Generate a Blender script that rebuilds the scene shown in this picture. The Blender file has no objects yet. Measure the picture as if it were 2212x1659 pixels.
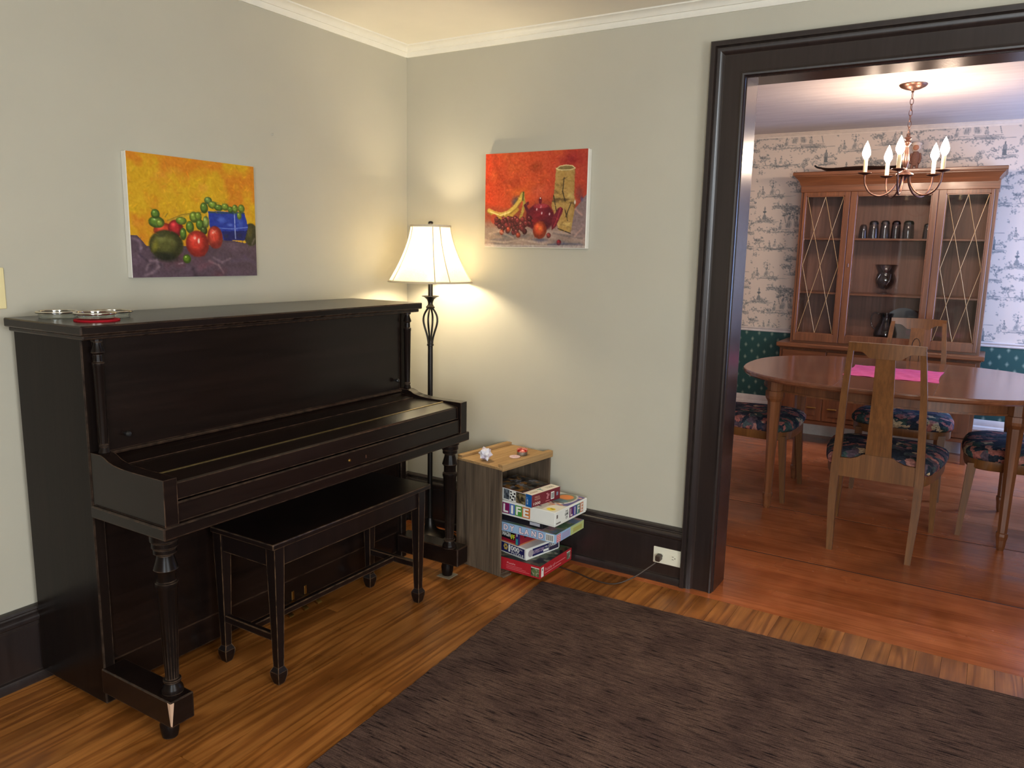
import bpy, bmesh, math, random
import numpy as np
from mathutils import Vector, Matrix
random.seed(7); np.random.seed(7)
S = bpy.context.scene
COL = S.collection
R = math.radians
PI = math.pi

# ------------------------------------------------------------------ camera
cam = bpy.data.cameras.new('camera'); camo = bpy.data.objects.new('camera', cam)
COL.objects.link(camo); S.camera = camo
cam.sensor_fit = 'HORIZONTAL'; cam.sensor_width = 36.0; cam.lens = 1679.18/2212*36.0
cam.clip_start = 0.05; cam.clip_end = 60
_f = Vector((-0.51522202, 0.84057728, -0.16726058)); _r = Vector((0.8506179, 0.52539611, 0.02020173)); _u = Vector((-0.10485918, 0.13186647, 0.98570573))
camo.matrix_world = Matrix(((_r.x, _u.x, -_f.x, 2.59603), (_r.y, _u.y, -_f.y, -3.17390), (_r.z, _u.z, -_f.z, 1.43633), (0, 0, 0, 1)))

# ------------------------------------------------------------------ world, daylight, exposure
S.view_settings.view_transform = 'Standard'; S.view_settings.look = 'None'
S.view_settings.gamma = 1.0; S.view_settings.use_curve_mapping = False
S.view_settings.exposure = 0.0
wd = bpy.data.worlds.new('sky'); S.world = wd; wd.use_nodes = True
wd.node_tree.nodes['Background'].inputs[0].default_value = (0.62, 0.75, 1.0, 1)
wd.node_tree.nodes['Background'].inputs[1].default_value = 1.0

# room dimensions (metres)
CZ = 2.42                       # ceiling height
RX, RY = 4.7, -5.0              # right wall and wall behind the viewer
DX0, DX1, DY = 0.25, 3.78, 3.5   # dining room
WT = 0.15                       # thickness of the wall between the rooms
OX0, OX1, OZ = 1.695, 3.35, 2.121   # doorway opening

def window_light(name, loc, rot, sx, sy, watts, col):
    l = bpy.data.lights.new(name, 'AREA'); l.shape = 'RECTANGLE'; l.size = sx; l.size_y = sy
    l.energy = watts; l.color = col
    o = bpy.data.objects.new(name, l); COL.objects.link(o); o.location = loc; o.rotation_euler = rot
    return o
# daylight entering through the windows of the two rooms (set in their openings)
WIN_FRONT = (2.9, 4.3, 0.65, 2.05)      # x0 x1 z0 z1 in the wall behind the viewer
WIN_RIGHT = (-3.6, -2.0, 0.65, 2.05)    # y0 y1 z0 z1 in the right wall
WIN_DIN = (2.35, 3.30, 0.75, 2.05)        # y0 y1 z0 z1 in the dining room's right wall
window_light('window_front_offscreen', (3.6, RY-0.05, 1.35), (R(90), 0, 0), 1.36, 1.36, 127, (0.86, 0.94, 1.0))
window_light('window_right_offscreen', (RX+0.05, -2.8, 1.35), (0, R(90), 0), 1.36, 1.56, 84, (0.93, 0.97, 1.0))
window_light('window_dining_offscreen', (DX1+0.05, 2.825, 1.4), (0, R(90), 0), 1.26, 0.92, 72, (0.32, 0.50, 1.0))

# ------------------------------------------------------------------ helpers
def srgb(r, g, b):
    f = lambda c: (c/255/12.92) if c/255 <= 0.04045 else ((c/255+0.055)/1.055)**2.4
    return (f(r), f(g), f(b), 1.0)

class MB:
    """collects shapes of ONE part"""
    def __init__(s): s.bm = bmesh.new()
    def box(s, x0, x1, y0, y1, z0, z1, bev=0.0, seg=1):
        r = bmesh.ops.create_cube(s.bm, size=1.0)
        vs = r['verts']
        bmesh.ops.scale(s.bm, vec=(x1-x0, y1-y0, z1-z0), verts=vs)
        bmesh.ops.translate(s.bm, vec=((x0+x1)/2, (y0+y1)/2, (z0+z1)/2), verts=vs)
        if bev > 0:
            es = list({e for v in vs for e in v.link_edges})
            bmesh.ops.bevel(s.bm, geom=es, offset=bev, segments=seg, affect='EDGES', profile=0.5)
        return s
    def ring_loft(s, rings, close=True, caps=True):
        vr = [[s.bm.verts.new(p) for p in r] for r in rings]
        n = len(vr[0])
        for a, b in zip(vr[:-1], vr[1:]):
            for i in range(n if close else n-1):
                j = (i+1) % n
                try: s.bm.faces.new((a[i], a[j], b[j], b[i]))
                except ValueError: pass
        if caps and close:
            try: s.bm.faces.new(list(reversed(vr[0])))
            except ValueError: pass
            try: s.bm.faces.new(vr[-1])
            except ValueError: pass
        return s
    def lathe(s, prof, n=24, c=(0, 0, 0), flute=None, closed=False):
        """prof: list of (r,z); flute: (z0,z1,count,depth); closed: profile is a loop"""
        rings = []
        for r, z in prof:
            ring = []
            for i in range(n):
                a = 2*PI*i/n; rr = max(r, 1e-4)
                if flute and flute[0] <= z <= flute[1]:
                    rr *= 1-flute[3]*(0.5+0.5*math.cos(flute[2]*a))
                ring.append((c[0]+rr*math.cos(a), c[1]+rr*math.sin(a), c[2]+z))
            rings.append(ring)
        if closed: rings.append(rings[0])
        s.ring_loft(rings, caps=not closed)
        if closed: bmesh.ops.remove_doubles(s.bm, verts=s.bm.verts, dist=1e-6)
        return s
    def tube(s, pts, r, n=8, closed=False):
        pts = [Vector(p) for p in pts]; m = len(pts); rings = []
        rad = r if callable(r) else (lambda t: r)
        prev = None
        for i, p in enumerate(pts):
            a = pts[(i-1) % m] if (closed or i > 0) else p
            b = pts[(i+1) % m] if (closed or i < m-1) else p
            t = (b-a).normalized()
            if prev is None:
                u = t.orthogonal().normalized()
            else:
                u = (prev-t*prev.dot(t))
                u = u.normalized() if u.length > 1e-6 else t.orthogonal().normalized()
            prev = u; v = t.cross(u)
            rr = rad(i/max(1, m-1))
            rings.append([p+u*rr*math.cos(2*PI*k/n)+v*rr*math.sin(2*PI*k/n) for k in range(n)])
        if closed: rings.append(rings[0])
        s.ring_loft(rings, caps=not closed)
        if closed: bmesh.ops.remove_doubles(s.bm, verts=s.bm.verts, dist=1e-6)
        return s
    def prism(s, outline, ax, a, b):
        """outline: 2D points in the plane normal to axis ax (0:(y,z) 1:(x,z) 2:(x,y))"""
        def P(q, w): return {0: (w, q[0], q[1]), 1: (q[0], w, q[1]), 2: (q[0], q[1], w)}[ax]
        s.ring_loft([[P(q, a) for q in outline], [P(q, b) for q in outline]])
        return s
    def taper(s, c0, h0, c1, h1):
        """square bar from centre c0 (half sizes h0) to c1 (half sizes h1), along z"""
        rg = lambda c, h: [(c[0]-h[0], c[1]-h[1], c[2]), (c[0]+h[0], c[1]-h[1], c[2]), (c[0]+h[0], c[1]+h[1], c[2]), (c[0]-h[0], c[1]+h[1], c[2])]
        s.ring_loft([rg(c0, h0), rg(c1, h1)]); return s
    def sweep_wall(s, prof, path, normal_sign=-1, y0=0.0):
        """sweep (w,d) profile along a path in the x-z plane, mitred; d goes out of the wall along normal_sign*y"""
        n = len(path); rings = []
        for i, p in enumerate(path):
            p = Vector(p)
            d0 = (p-Vector(path[i-1])).normalized() if i > 0 else None
            d1 = (Vector(path[i+1])-p).normalized() if i < n-1 else None
            n0 = Vector((-d0.y, d0.x)) if d0 else None; n1 = Vector((-d1.y, d1.x)) if d1 else None
            if n0 and n1:
                m = (n0+n1).normalized(); m = m/ m.dot(n0)
            else: m = n0 or n1
            rings.append([(p.x+m.x*w, y0+normal_sign*d, p.y+m.y*w) for w, d in prof])
        s.ring_loft(rings); return s
    def mesh(s, name, smooth=None):
        bmesh.ops.recalc_face_normals(s.bm, faces=s.bm.faces)
        me = bpy.data.meshes.new(name); s.bm.to_mesh(me); s.bm.free()
        if smooth is not None:
            me.polygons.foreach_set('use_smooth', [True]*len(me.polygons))
            try: me.set_sharp_from_angle(angle=R(smooth))
            except Exception: pass
        return me
    def build(s, name, mat, parent=None, smooth=None, local=False):
        """world coordinates unless local; parent must be unrotated when given in world coordinates"""
        me = s.mesh(name, smooth)
        if parent is not None and not local:
            off = parent_world(parent); me.transform(Matrix.Translation(-off))
        me.materials.append(mat)
        o = bpy.data.objects.new(name, me); COL.objects.link(o)
        if parent is not None: o.parent = parent
        return o
def parent_world(p):
    v = Vector((0, 0, 0))
    while p is not None: v = v+p.location; p = p.parent
    return v
def tag(o, label=None, cat=None, group=None, kind=None):
    if label: o['label'] = label
    if cat: o['category'] = cat
    if group: o['group'] = group
    if kind: o['kind'] = kind
    return o
def thing(name, loc, label, cat, group=None, rz=0.0):
    o = bpy.data.objects.new(name, None); COL.objects.link(o); o.location = loc; o.rotation_euler = (0, 0, rz)
    o.empty_display_size = 0.05
    return tag(o, label, cat, group)
def copy_tree(o, parent=None):
    c = o.copy(); COL.objects.link(c); c.parent = parent
    for ch in [k for k in bpy.data.objects if k.parent == o]: copy_tree(ch, c)
    return c

# ------------------------------------------------------------------ materials
def nt(name):
    m = bpy.data.materials.new(name); m.use_nodes = True
    t = m.node_tree; b = t.nodes['Principled BSDF']
    return m, t, b
def N(t, typ, **kw):
    n = t.nodes.new(typ)
    for k, v in kw.items(): setattr(n, k, v)
    return n
def L(t, a, b): t.links.new(a, b)
def ramp(t, stops, interp='LINEAR'):
    n = N(t, 'ShaderNodeValToRGB'); e = n.color_ramp; e.interpolation = interp
    while len(e.elements) < len(stops): e.elements.new(0.5)
    for k, (p, c) in enumerate(stops): e.elements[k].position = p; e.elements[k].color = c
    return n
def coords(t, scale=(1, 1, 1), kind='Object', rot=(0, 0, 0), rnd=False):
    tc = N(t, 'ShaderNodeTexCoord'); mp = N(t, 'ShaderNodeMapping')
    mp.inputs['Scale'].default_value = scale; mp.inputs['Rotation'].default_value = rot
    if rnd:
        oi = N(t, 'ShaderNodeObjectInfo'); ad = N(t, 'ShaderNodeVectorMath', operation='ADD')
        ml = N(t, 'ShaderNodeMath', operation='MULTIPLY'); ml.inputs[1].default_value = 37.0
        L(t, oi.outputs['Random'], ml.inputs[0]); L(t, tc.outputs[kind], ad.inputs[0]); L(t, ml.outputs[0], ad.inputs[1])
        L(t, ad.outputs[0], mp.inputs['Vector'])
    else: L(t, tc.outputs[kind], mp.inputs['Vector'])
    return mp.outputs['Vector']
def noise(t, vec, scale, detail=4, rough=0.55, dist=0.0):
    n = N(t, 'ShaderNodeTexNoise'); n.inputs['Scale'].default_value = scale; n.inputs['Detail'].default_value = detail
    n.inputs['Roughness'].default_value = rough; n.inputs['Distortion'].default_value = dist
    L(t, vec, n.inputs['Vector']); return n
def mixc(t, fac, a, b, blend='MIX'):
    n = N(t, 'ShaderNodeMix', data_type='RGBA', blend_type=blend)
    for sock, v in ((n.inputs[0], fac), (n.inputs[6], a), (n.inputs[7], b)):
        if hasattr(v, 'is_linked') or hasattr(v, 'links'): L(t, v, sock)
        else: sock.default_value = v
    return n.outputs[2]
def bump(t, b, h, strength=0.1, dist=0.01):
    n = N(t, 'ShaderNodeBump'); n.inputs['Strength'].default_value = strength; n.inputs['Distance'].default_value = dist
    L(t, h, n.inputs['Height']); L(t, n.outputs[0], b.inputs['Normal'])
def plain(name, col, rough=0.5, metal=0.0, spec=0.5, coat=0.0, var=0.06, scale=25, bmp=0.0):
    m, t, b = nt(name)
    v = coords(t); n = noise(t, v, scale, 4)
    a = tuple(c*(1-var) for c in col[:3])+(1,); c2 = tuple(min(1, c*(1+var)) for c in col[:3])+(1,)
    rp = ramp(t, [(0.3, a), (0.7, c2)]); L(t, n.outputs[0], rp.inputs[0]); L(t, rp.outputs[0], b.inputs['Base Color'])
    b.inputs['Roughness'].default_value = rough; b.inputs['Metallic'].default_value = metal
    b.inputs['Specular IOR Level'].default_value = spec; b.inputs['Coat Weight'].default_value = coat
    if bmp: bump(t, b, n.outputs[0], bmp, 0.004)
    return m
def wood(name, dark, light, axis=2, rough=0.4, scale=1.0, coat=0.0, wear=None, rnd=True, grain=18, spec=0.5, knots=False):
    """grain runs along the given object axis"""
    m, t, b = nt(name)
    sc = [grain*scale]*3; sc[axis] = 1.1*scale
    v = coords(t, tuple(sc), rnd=rnd)
    n1 = noise(t, v, 1.0, 6, 0.6, 1.2)
    sc2 = [grain*5*scale]*3; sc2[axis] = 3*scale
    v2 = coords(t, tuple(sc2), rnd=rnd); n2 = noise(t, v2, 1.0, 3, 0.6)
    rp = ramp(t, [(0.25, dark), (0.75, light)]); L(t, n1.outputs[0], rp.inputs[0])
    rp2 = ramp(t, [(0.3, (0.72, 0.72, 0.72, 1)), (0.7, (1.1, 1.1, 1.1, 1))]); L(t, n2.outputs[0], rp2.inputs[0])
    col = mixc(t, 1.0, rp.outputs[0], rp2.outputs[0], 'MULTIPLY')
    if wear:
        bv = N(t, 'ShaderNodeBevel'); bv.samples = 4; bv.inputs['Radius'].default_value = 0.005
        ge = N(t, 'ShaderNodeNewGeometry'); dp = N(t, 'ShaderNodeVectorMath', operation='DOT_PRODUCT')
        L(t, bv.outputs[0], dp.inputs[0]); L(t, ge.outputs['Normal'], dp.inputs[1])
        wn = noise(t, coords(t), 30, 5, 0.65)
        rm = ramp(t, [(0.88, (1, 1, 1, 1)), (0.985, (0, 0, 0, 1))]); L(t, dp.outputs['Value'], rm.inputs[0])
        wr = ramp(t, [(0.36, (0.1, 0.1, 0.1, 1)), (0.62, (1, 1, 1, 1))]); L(t, wn.outputs[0], wr.inputs[0])
        ml = N(t, 'ShaderNodeMath', operation='MULTIPLY'); L(t, rm.outputs[0], ml.inputs[0]); L(t, wr.outputs[0], ml.inputs[1])
        col = mixc(t, ml.outputs[0], col, wear)
    L(t, col, b.inputs['Base Color'])
    b.inputs['Roughness'].default_value = rough; b.inputs['Coat Weight'].default_value = coat; b.inputs['Coat Roughness'].default_value = 0.15
    b.inputs['Specular IOR Level'].default_value = spec
    bump(t, b, n2.outputs[0], 0.05, 0.002)
    return m
def plank_mat(name, dark, mid, light, axis, rough=0.3, rings=46.0, mixf=0.55):
    """boards with cathedral grain, tone of its own for each board"""
    m, t, b = nt(name)
    sc = [9.0]*3; sc[axis] = 0.55
    v = coords(t, tuple(sc), rnd=True)
    n1 = noise(t, v, 1.0, 2, 0.5, 0.6)
    ml = N(t, 'ShaderNodeMath', operation='MULTIPLY'); ml.inputs[1].default_value = rings; L(t, n1.outputs[0], ml.inputs[0])
    sn = N(t, 'ShaderNodeMath', operation='SINE'); L(t, ml.outputs[0], sn.inputs[0])
    mr = N(t, 'ShaderNodeMapRange'); mr.inputs[1].default_value = -1; mr.inputs[2].default_value = 1; L(t, sn.outputs[0], mr.inputs[0])
    sc2 = [110.0]*3; sc2[axis] = 4.0
    n2 = noise(t, coords(t, tuple(sc2), rnd=True), 1.0, 4, 0.6)
    big = noise(t, coords(t, (2, 2, 2), kind='Object', rnd=True), 1.6, 3)
    rp = ramp(t, [(0.0, dark), (0.35, mid), (1.0, light)]); L(t, mr.outputs[0], rp.inputs[0])
    ad = mixc(t, mixf, rp.outputs[0], mid)
    rb = ramp(t, [(0.3, (0.62, 0.60, 0.58, 1)), (0.7, (1.15, 1.15, 1.15, 1))]); L(t, big.outputs[0], rb.inputs[0])
    c1 = mixc(t, 1.0, ad, rb.outputs[0], 'MULTIPLY')
    rf = ramp(t, [(0.3, (0.75, 0.72, 0.7, 1)), (0.65, (1.08, 1.08, 1.08, 1))]); L(t, n2.outputs[0], rf.inputs[0])
    c2 = mixc(t, 1.0, c1, rf.outputs[0], 'MULTIPLY')
    oi = N(t, 'ShaderNodeObjectInfo'); ro = ramp(t, [(0, (0.86, 0.85, 0.84, 1)), (1, (1.10, 1.09, 1.07, 1))]); L(t, oi.outputs['Random'], ro.inputs[0])
    c3 = mixc(t, 1.0, c2, ro.outputs[0], 'MULTIPLY')
    L(t, c3, b.inputs['Base Color'])
    rr = ramp(t, [(0.3, (rough*0.8,)*3+(1,)), (0.7, (rough*1.5,)*3+(1,))]); L(t, big.outputs[0], rr.inputs[0]); L(t, rr.outputs[0], b.inputs['Roughness'])
    bump(t, b, n2.outputs[0], 0.06, 0.002)
    return m
def attr_mat(name, rough=0.5, spec=0.4, bmp=0.0):
    m, t, b = nt(name)
    a = N(t, 'ShaderNodeAttribute'); a.attribute_name = 'paint'; L(t, a.outputs['Color'], b.inputs['Base Color'])
    b.inputs['Roughness'].default_value = rough; b.inputs['Specular IOR Level'].default_value = spec
    if bmp:
        n = noise(t, coords(t, (1, 1, 1)), 160, 4, 0.6); bump(t, b, n.outputs[0], bmp, 0.002)
    return m
def glass(name, tint=(1, 1, 1, 1), rough=0.02, refl=0.12, alpha=0.9):
    """thin clear glass: mostly see-through with a gloss coat"""
    m = bpy.data.materials.new(name); m.use_nodes = True; t = m.node_tree; t.nodes.clear()
    out = N(t, 'ShaderNodeOutputMaterial'); tr = N(t, 'ShaderNodeBsdfTransparent'); gl = N(t, 'ShaderNodeBsdfGlossy'); mx = N(t, 'ShaderNodeMixShader')
    tr.inputs[0].default_value = tint; gl.inputs['Roughness'].default_value = rough
    lw = N(t, 'ShaderNodeLayerWeight'); lw.inputs[0].default_value = 0.5; fr = N(t, 'ShaderNodeMath', operation='POWER'); fr.inputs[1].default_value = 5.0; L(t, lw.outputs['Facing'], fr.inputs[0])
    ad = N(t, 'ShaderNodeMath', operation='ADD'); ad.inputs[1].default_value = refl; L(t, fr.outputs[0], ad.inputs[0])
    L(t, ad.outputs[0], mx.inputs[0]); L(t, tr.outputs[0], mx.inputs[1]); L(t, gl.outputs[0], mx.inputs[2]); L(t, mx.outputs[0], out.inputs[0])
    return m
def emit(name, col, strength):
    m = bpy.data.materials.new(name); m.use_nodes = True; t = m.node_tree; t.nodes.clear()
    out = N(t, 'ShaderNodeOutputMaterial'); e = N(t, 'ShaderNodeEmission'); e.inputs[0].default_value = col; e.inputs[1].default_value = strength
    tr = N(t, 'ShaderNodeBsdfTransparent'); ad = N(t, 'ShaderNodeAddShader')   # glowing clear bulb: the lamp inside shines through its glass
    L(t, e.outputs[0], ad.inputs[0]); L(t, tr.outputs[0], ad.inputs[1]); L(t, ad.outputs[0], out.inputs[0]); return m

M = {}
M['wall'] = plain('wall_paint', srgb(185, 180, 163), 0.62, spec=0.3, var=0.025, scale=3, bmp=0.0)
M['ceiling'] = plain('ceiling_paint', srgb(238, 232, 216), 0.8, spec=0.2, var=0.02, scale=4)
M['white'] = plain('white_trim_paint', srgb(232, 228, 214), 0.4, var=0.02)
M['dark_trim'] = wood('dark_trim_paint', srgb(36, 29, 28), srgb(46, 37, 35), 2, 0.28, 0.6, spec=0.6, rnd=False, wear=srgb(72, 62, 52))
M['jamb'] = wood('dark_jamb_gloss', srgb(40, 28, 26), srgb(54, 38, 34), 2, 0.24, 0.6, spec=0.7, rnd=False)
M['floor'] = plank_mat('pine_floor', srgb(106, 58, 21), srgb(160, 98, 42), srgb(194, 130, 64), 1, 0.30)
M['floor_x'] = plank_mat('wide_pine_floor', srgb(140, 70, 38), srgb(186, 104, 58), srgb(206, 128, 76), 0, 0.20, 16.0, 0.78)
M['sub'] = plain('floor_gap_dark', srgb(40, 22, 12), 0.8)
M['piano'] = wood('ebonised_mahogany', srgb(18, 12, 10), srgb(32, 21, 17), 1, 0.25, 0.8, coat=0.0, spec=0.28, wear=srgb(104, 80, 62))
M['piano_v'] = wood('ebonised_mahogany_upright', srgb(18, 13, 11), srgb(31, 22, 18), 2, 0.29, 0.8, coat=0.0, spec=0.12, wear=srgb(104, 84, 68))
M['bench'] = wood('worn_dark_bench_wood', srgb(17, 11, 10), srgb(30, 19, 16), 2, 0.34, 0.8, coat=0.0, spec=0.35, wear=srgb(140, 108, 78))
M['brass'] = plain('aged_brass', srgb(176, 140, 78), 0.32, 1.0, var=0.12)
M['silver'] = plain('silver_rim', srgb(205, 200, 188), 0.15, 1.0, var=0.03)
M['iron'] = plain('dark_lamp_metal', srgb(50, 46, 43), 0.34, 0.75, var=0.12)
M['bronze'] = plain('bronze_metal', srgb(104, 76, 66), 0.33, 0.9, var=0.1)
M['walnut'] = wood('walnut_finish', srgb(98, 57, 33), srgb(140, 87, 52), 2, 0.34, 1.0, coat=0.15)
M['walnut_x'] = wood('walnut_finish_level', srgb(98, 57, 33), srgb(140, 87, 52), 0, 0.34, 1.0, coat=0.15)
M['table'] = wood('table_veneer', srgb(112, 68, 46), srgb(146, 94, 66), 0, 0.17, 0.7, coat=0.4)
M['chair'] = wood('chair_wood', srgb(98, 60, 27), srgb(130, 84, 41), 2, 0.40, 1.2, coat=0.1)
M['crate_side'] = wood('weathered_crate_board', srgb(66, 54, 44), srgb(122, 104, 84), 2, 0.8, 1.6, spec=0.2)
M['crate_top'] = wood('crate_pine_board', srgb(150, 114, 72), srgb(190, 154, 106), 1, 0.7, 1.3, spec=0.25)
M['bare'] = plain('bare_wood_chip', srgb(196, 160, 132), 0.8)
M['paper'] = plain('white_canvas_edge', srgb(226, 222, 210), 0.7, var=0.02)
M['ivory'] = plain('ivory_plastic', srgb(226, 222, 200), 0.35, var=0.01)
M['switch'] = plain('cream_switch_plate', srgb(226, 212, 160), 0.4, var=0.01)
M['black_plastic'] = plain('black_plastic', srgb(26, 24, 23), 0.4, var=0.02)
M['cord'] = plain('brown_cord_rubber', srgb(58, 44, 36), 0.45)
M['red_felt'] = plain('red_felt', srgb(166, 22, 34), 0.8, spec=0.15, var=0.08, scale=200)
M['pad'] = plain('beige_floor_pad', srgb(140, 124, 100), 0.7)
M['attr'] = attr_mat('oil_paint', 0.45, 0.35, 0.15)
M['print'] = attr_mat('printed_card', 0.4, 0.4)
M['wallpaper'] = attr_mat('toile_wallpaper', 0.7, 0.2)
M['glass_dish'] = glass('clear_glass_dish', (0.94, 0.96, 0.95, 1), 0.03, 0.10)
M['pane'] = glass('cabinet_glass', (0.975, 0.97, 0.97, 1), 0.03, 0.03)
M['tumbler'] = glass('tumbler_glass', (0.95, 0.94, 0.94, 1), 0.05, 0.07)
M['pitcher'] = glass('smoky_pitcher_glass', (0.62, 0.62, 0.66, 1), 0.05, 0.08)
M['gilt'] = plain('gilt_lattice', srgb(190, 150, 96), 0.4, 0.3)
M['hinge'] = plain('dull_brass_hinge', srgb(116, 98, 58), 0.5, 0.7, var=0.3, scale=60)
M['candle'] = plain('candle_sleeve', srgb(240, 226, 180), 0.5, var=0.02)
# ------------------------------------------------------------------ the setting
def struct(name, mb, mat, parent=None, smooth=None):
    o = mb.build(name, mat, parent, smooth)
    if parent is None: o['kind'] = 'structure'
    return o
wall_left = struct('wall_left', MB().box(-0.12, 0, RY, WT, 0, CZ), M['wall'])
wb = MB().box(-0.12, OX0-0.02, 0, WT, 0, CZ).box(OX1+0.02, RX+0.12, 0, WT, 0, CZ).box(OX0-0.02, OX1+0.02, 0, WT, OZ+0.02, CZ)
wall_back = struct('wall_back', wb, M['wall'])
x0, x1, z0, z1 = WIN_FRONT
struct('wall_front', MB().box(-0.12, x0, RY-0.12, RY, 0, CZ).box(x1, RX+0.12, RY-0.12, RY, 0, CZ).box(x0, x1, RY-0.12, RY, 0, z0).box(x0, x1, RY-0.12, RY, z1, CZ), M['wall'])
y0, y1, z0, z1 = WIN_RIGHT
struct('wall_right', MB().box(RX, RX+0.12, RY, y0, 0, CZ).box(RX, RX+0.12, y1, 0, 0, CZ).box(RX, RX+0.12, y0, y1, 0, z0).box(RX, RX+0.12, y0, y1, z1, CZ), M['wall'])
struct('ceiling', MB().box(-0.12, RX+0.12, RY-0.12, WT*0.5, CZ, CZ+0.1), M['ceiling'])
def window(name, plane, at, a0, a1, b0, b1):
    """frame in a wall opening; plane 0: wall normal x, 1: wall normal y"""
    w = MB(); t = 0.06
    def bx(u0, u1, v0, v1, d=0.05):
        if plane == 1: w.box(u0, u1, at-d, at, v0, v1)
        else: w.box(at, at+d, u0, u1, v0, v1)
    bx(a0, a1, b0, b0+t); bx(a0, a1, b1-t, b1); bx(a0, a0+t, b0+t, b1-t); bx(a1-t, a1, b0+t, b1-t)
    bx(a0+t, a1-t, (b0+b1)/2-0.02, (b0+b1)/2+0.02, 0.04)
    o = struct(name, w, M['white'])
    g = MB()
    if plane == 1: g.box(a0, a1, at-0.100, at-0.096, b0, b1)
    else: g.box(at+0.096, at+0.100, a0, a1, b0, b1)
    g.build('glass_pane', M['pane'], o)
    return o
window('window_1', 1, RY, *WIN_FRONT); window('window_2', 0, RX, *WIN_RIGHT); window('window_3', 0, DX1, *WIN_DIN)

# floors: planks are children of the floor
floor = struct('floor', MB().box(-0.12, RX+0.12, RY-0.12, DY+0.12, -0.06, -0.0012), M['sub'])
def plank(x0, x1, y0, y1, mat, g=0.0005, g0=None, g1=None):
    o = MB().box(x0+g, x1-g, y0+(g0 or g), y1-(g1 or g), -0.02, 0.0).mesh('plank')
    c = Vector(((x0+x1)/2, (y0+y1)/2, 0)); o.transform(Matrix.Translation(-c)); o.materials.append(mat)
    ob = bpy.data.objects.new('plank', o); COL.objects.link(ob); ob.parent = floor; ob.location = c
rf = random.Random(11)
pw = 0.083; x = 0.0; k = 0
while x < RX-0.01:
    x2 = min(x+pw, RX); y = RY
    first = rf.uniform(0.5, 2.6)
    while y < -0.071:
        L_ = first if y == RY else rf.uniform(1.7, 3.4)
        y2 = min(y+L_, -0.07)
        if -0.07-y2 < 0.35: y2 = -0.07
        plank(x, x2, y, y2, M['floor']); y = y2
    x = x2
plank(0.0, RX, -0.07, 0.17, M['floor_x'], 0.0008, None, 0.002)
ys = [0.17, 0.585, 0.97, 1.35, 1.72, 2.06, 2.45, 2.85, 3.2, DY]
for i, (a, b) in enumerate(zip(ys[:-1], ys[1:])):
    cut = [DX0, rf.uniform(2.9, 3.6), DX1] if i % 2 else [DX0, DX1]
    for c0, c1 in zip(cut[:-1], cut[1:]): plank(c0, c1, a, b, M['floor_x'], 0.0016, 0.006 if a in (0.585, 1.35) else None, 0.006 if b in (0.585, 1.35) else None)

# baseboards (dark, moulded top, shoe at the floor)
base_prof = [(0, 0), (0.034, 0), (0.034, 0.012), (0.028, 0.030), (0.019, 0.034), (0.019, 0.195), (0.022, 0.198), (0.022, 0.206), (0.032, 0.214), (0.034, 0.224),
             (0.030, 0.233), (0.020, 0.238), (0.018, 0.243), (0.024, 0.249), (0.022, 0.256), (0.010, 0.259), (0, 0.259)]
def along_x(prof, x0, x1, yw, sgn): return MB().ring_loft([[(x, yw+sgn*d, z) for d, z in prof] for x in (x0, x1)])
def along_y(prof, y0, y1, xw, sgn): return MB().ring_loft([[(xw+sgn*d, y, z) for d, z in prof] for y in (y0, y1)])
struct('baseboard_left', along_y(base_prof, RY, 0.0, 0.0, 1), M['dark_trim'], smooth=40)
struct('baseboard_back', along_x(base_prof, 0.0, 1.556, 0.0, -1), M['dark_trim'], smooth=40)
struct('baseboard_right', along_y(base_prof, RY, 0.0, RX, -1), M['dark_trim'], smooth=40)
# crown moulding
crown = [(0, CZ-0.048), (0.006, CZ-0.048), (0.010, CZ-0.040), (0.014, CZ-0.030), (0.014, CZ-0.027), (0.020, CZ-0.026), (0.026, CZ-0.016), (0.036, CZ-0.008), (0.050, CZ-0.005), (0.052, CZ), (0, CZ)]
struct('trim_crown_left', along_y(crown, RY, 0.0, 0.0, 1), M['white'], smooth=35)
struct('trim_crown_back', along_x(crown, 0.0, RX, 0.0, -1), M['white'], smooth=35)
struct('trim_crown_right', along_y(crown, RY, 0.0, RX, -1), M['white'], smooth=35)
# doorway: casing swept round the opening, jamb lining
w = 0.141
cas = [(0.004, 0), (0.004, 0.016), (0.008, 0.022), (0.014, 0.024), (0.020, 0.020), (0.026, 0.018), (0.088, 0.018), (0.094, 0.024), (0.104, 0.032), (0.114, 0.034), (0.119, 0.030), (0.122, 0.040), (0.138, 0.042), (w, 0.038), (w, 0)]
door = MB().sweep_wall(cas, [(OX0, 0.0), (OX0, OZ), (OX1, OZ), (OX1, 0.0)], -1, 0.0)
casing = struct('door_1', door, M['dark_trim'], smooth=35)
casing['label'] = 'dark painted casing round the wide doorway'
MB().box(OX0-0.02, OX0, 0.0, WT, 0, OZ+0.02, 0.001).build('jamb', M['jamb'], casing)
MB().box(OX1, OX1+0.02, 0.0, WT, 0, OZ+0.02, 0.001).build('jamb', M['jamb'], casing)
MB().box(OX0, OX1, 0.0, WT, OZ, OZ+0.02, 0.001).build('head_jamb', M['jamb'], casing)
MB().sweep_wall([(0.004, 0), (0.004, 0.018), (0.1, 0.02), (0.1, 0)], [(OX0, 0.0), (OX0, OZ), (OX1, OZ), (OX1, 0.0)], 1, WT).build('rear_casing', M['dark_trim'], casing)
# small dent with torn paint on the left wall
MB().ring_loft([[(0.0008, -0.8750, 1.8960), (0.0008, -0.8620, 1.9000), (0.006, -0.8650, 1.8930)], [(0.0002, -0.8730, 1.8900), (0.0002, -0.8630, 1.8940), (0.001, -0.8660, 1.8890)]]).build('paint_flake', M['wall'], wall_left)

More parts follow.
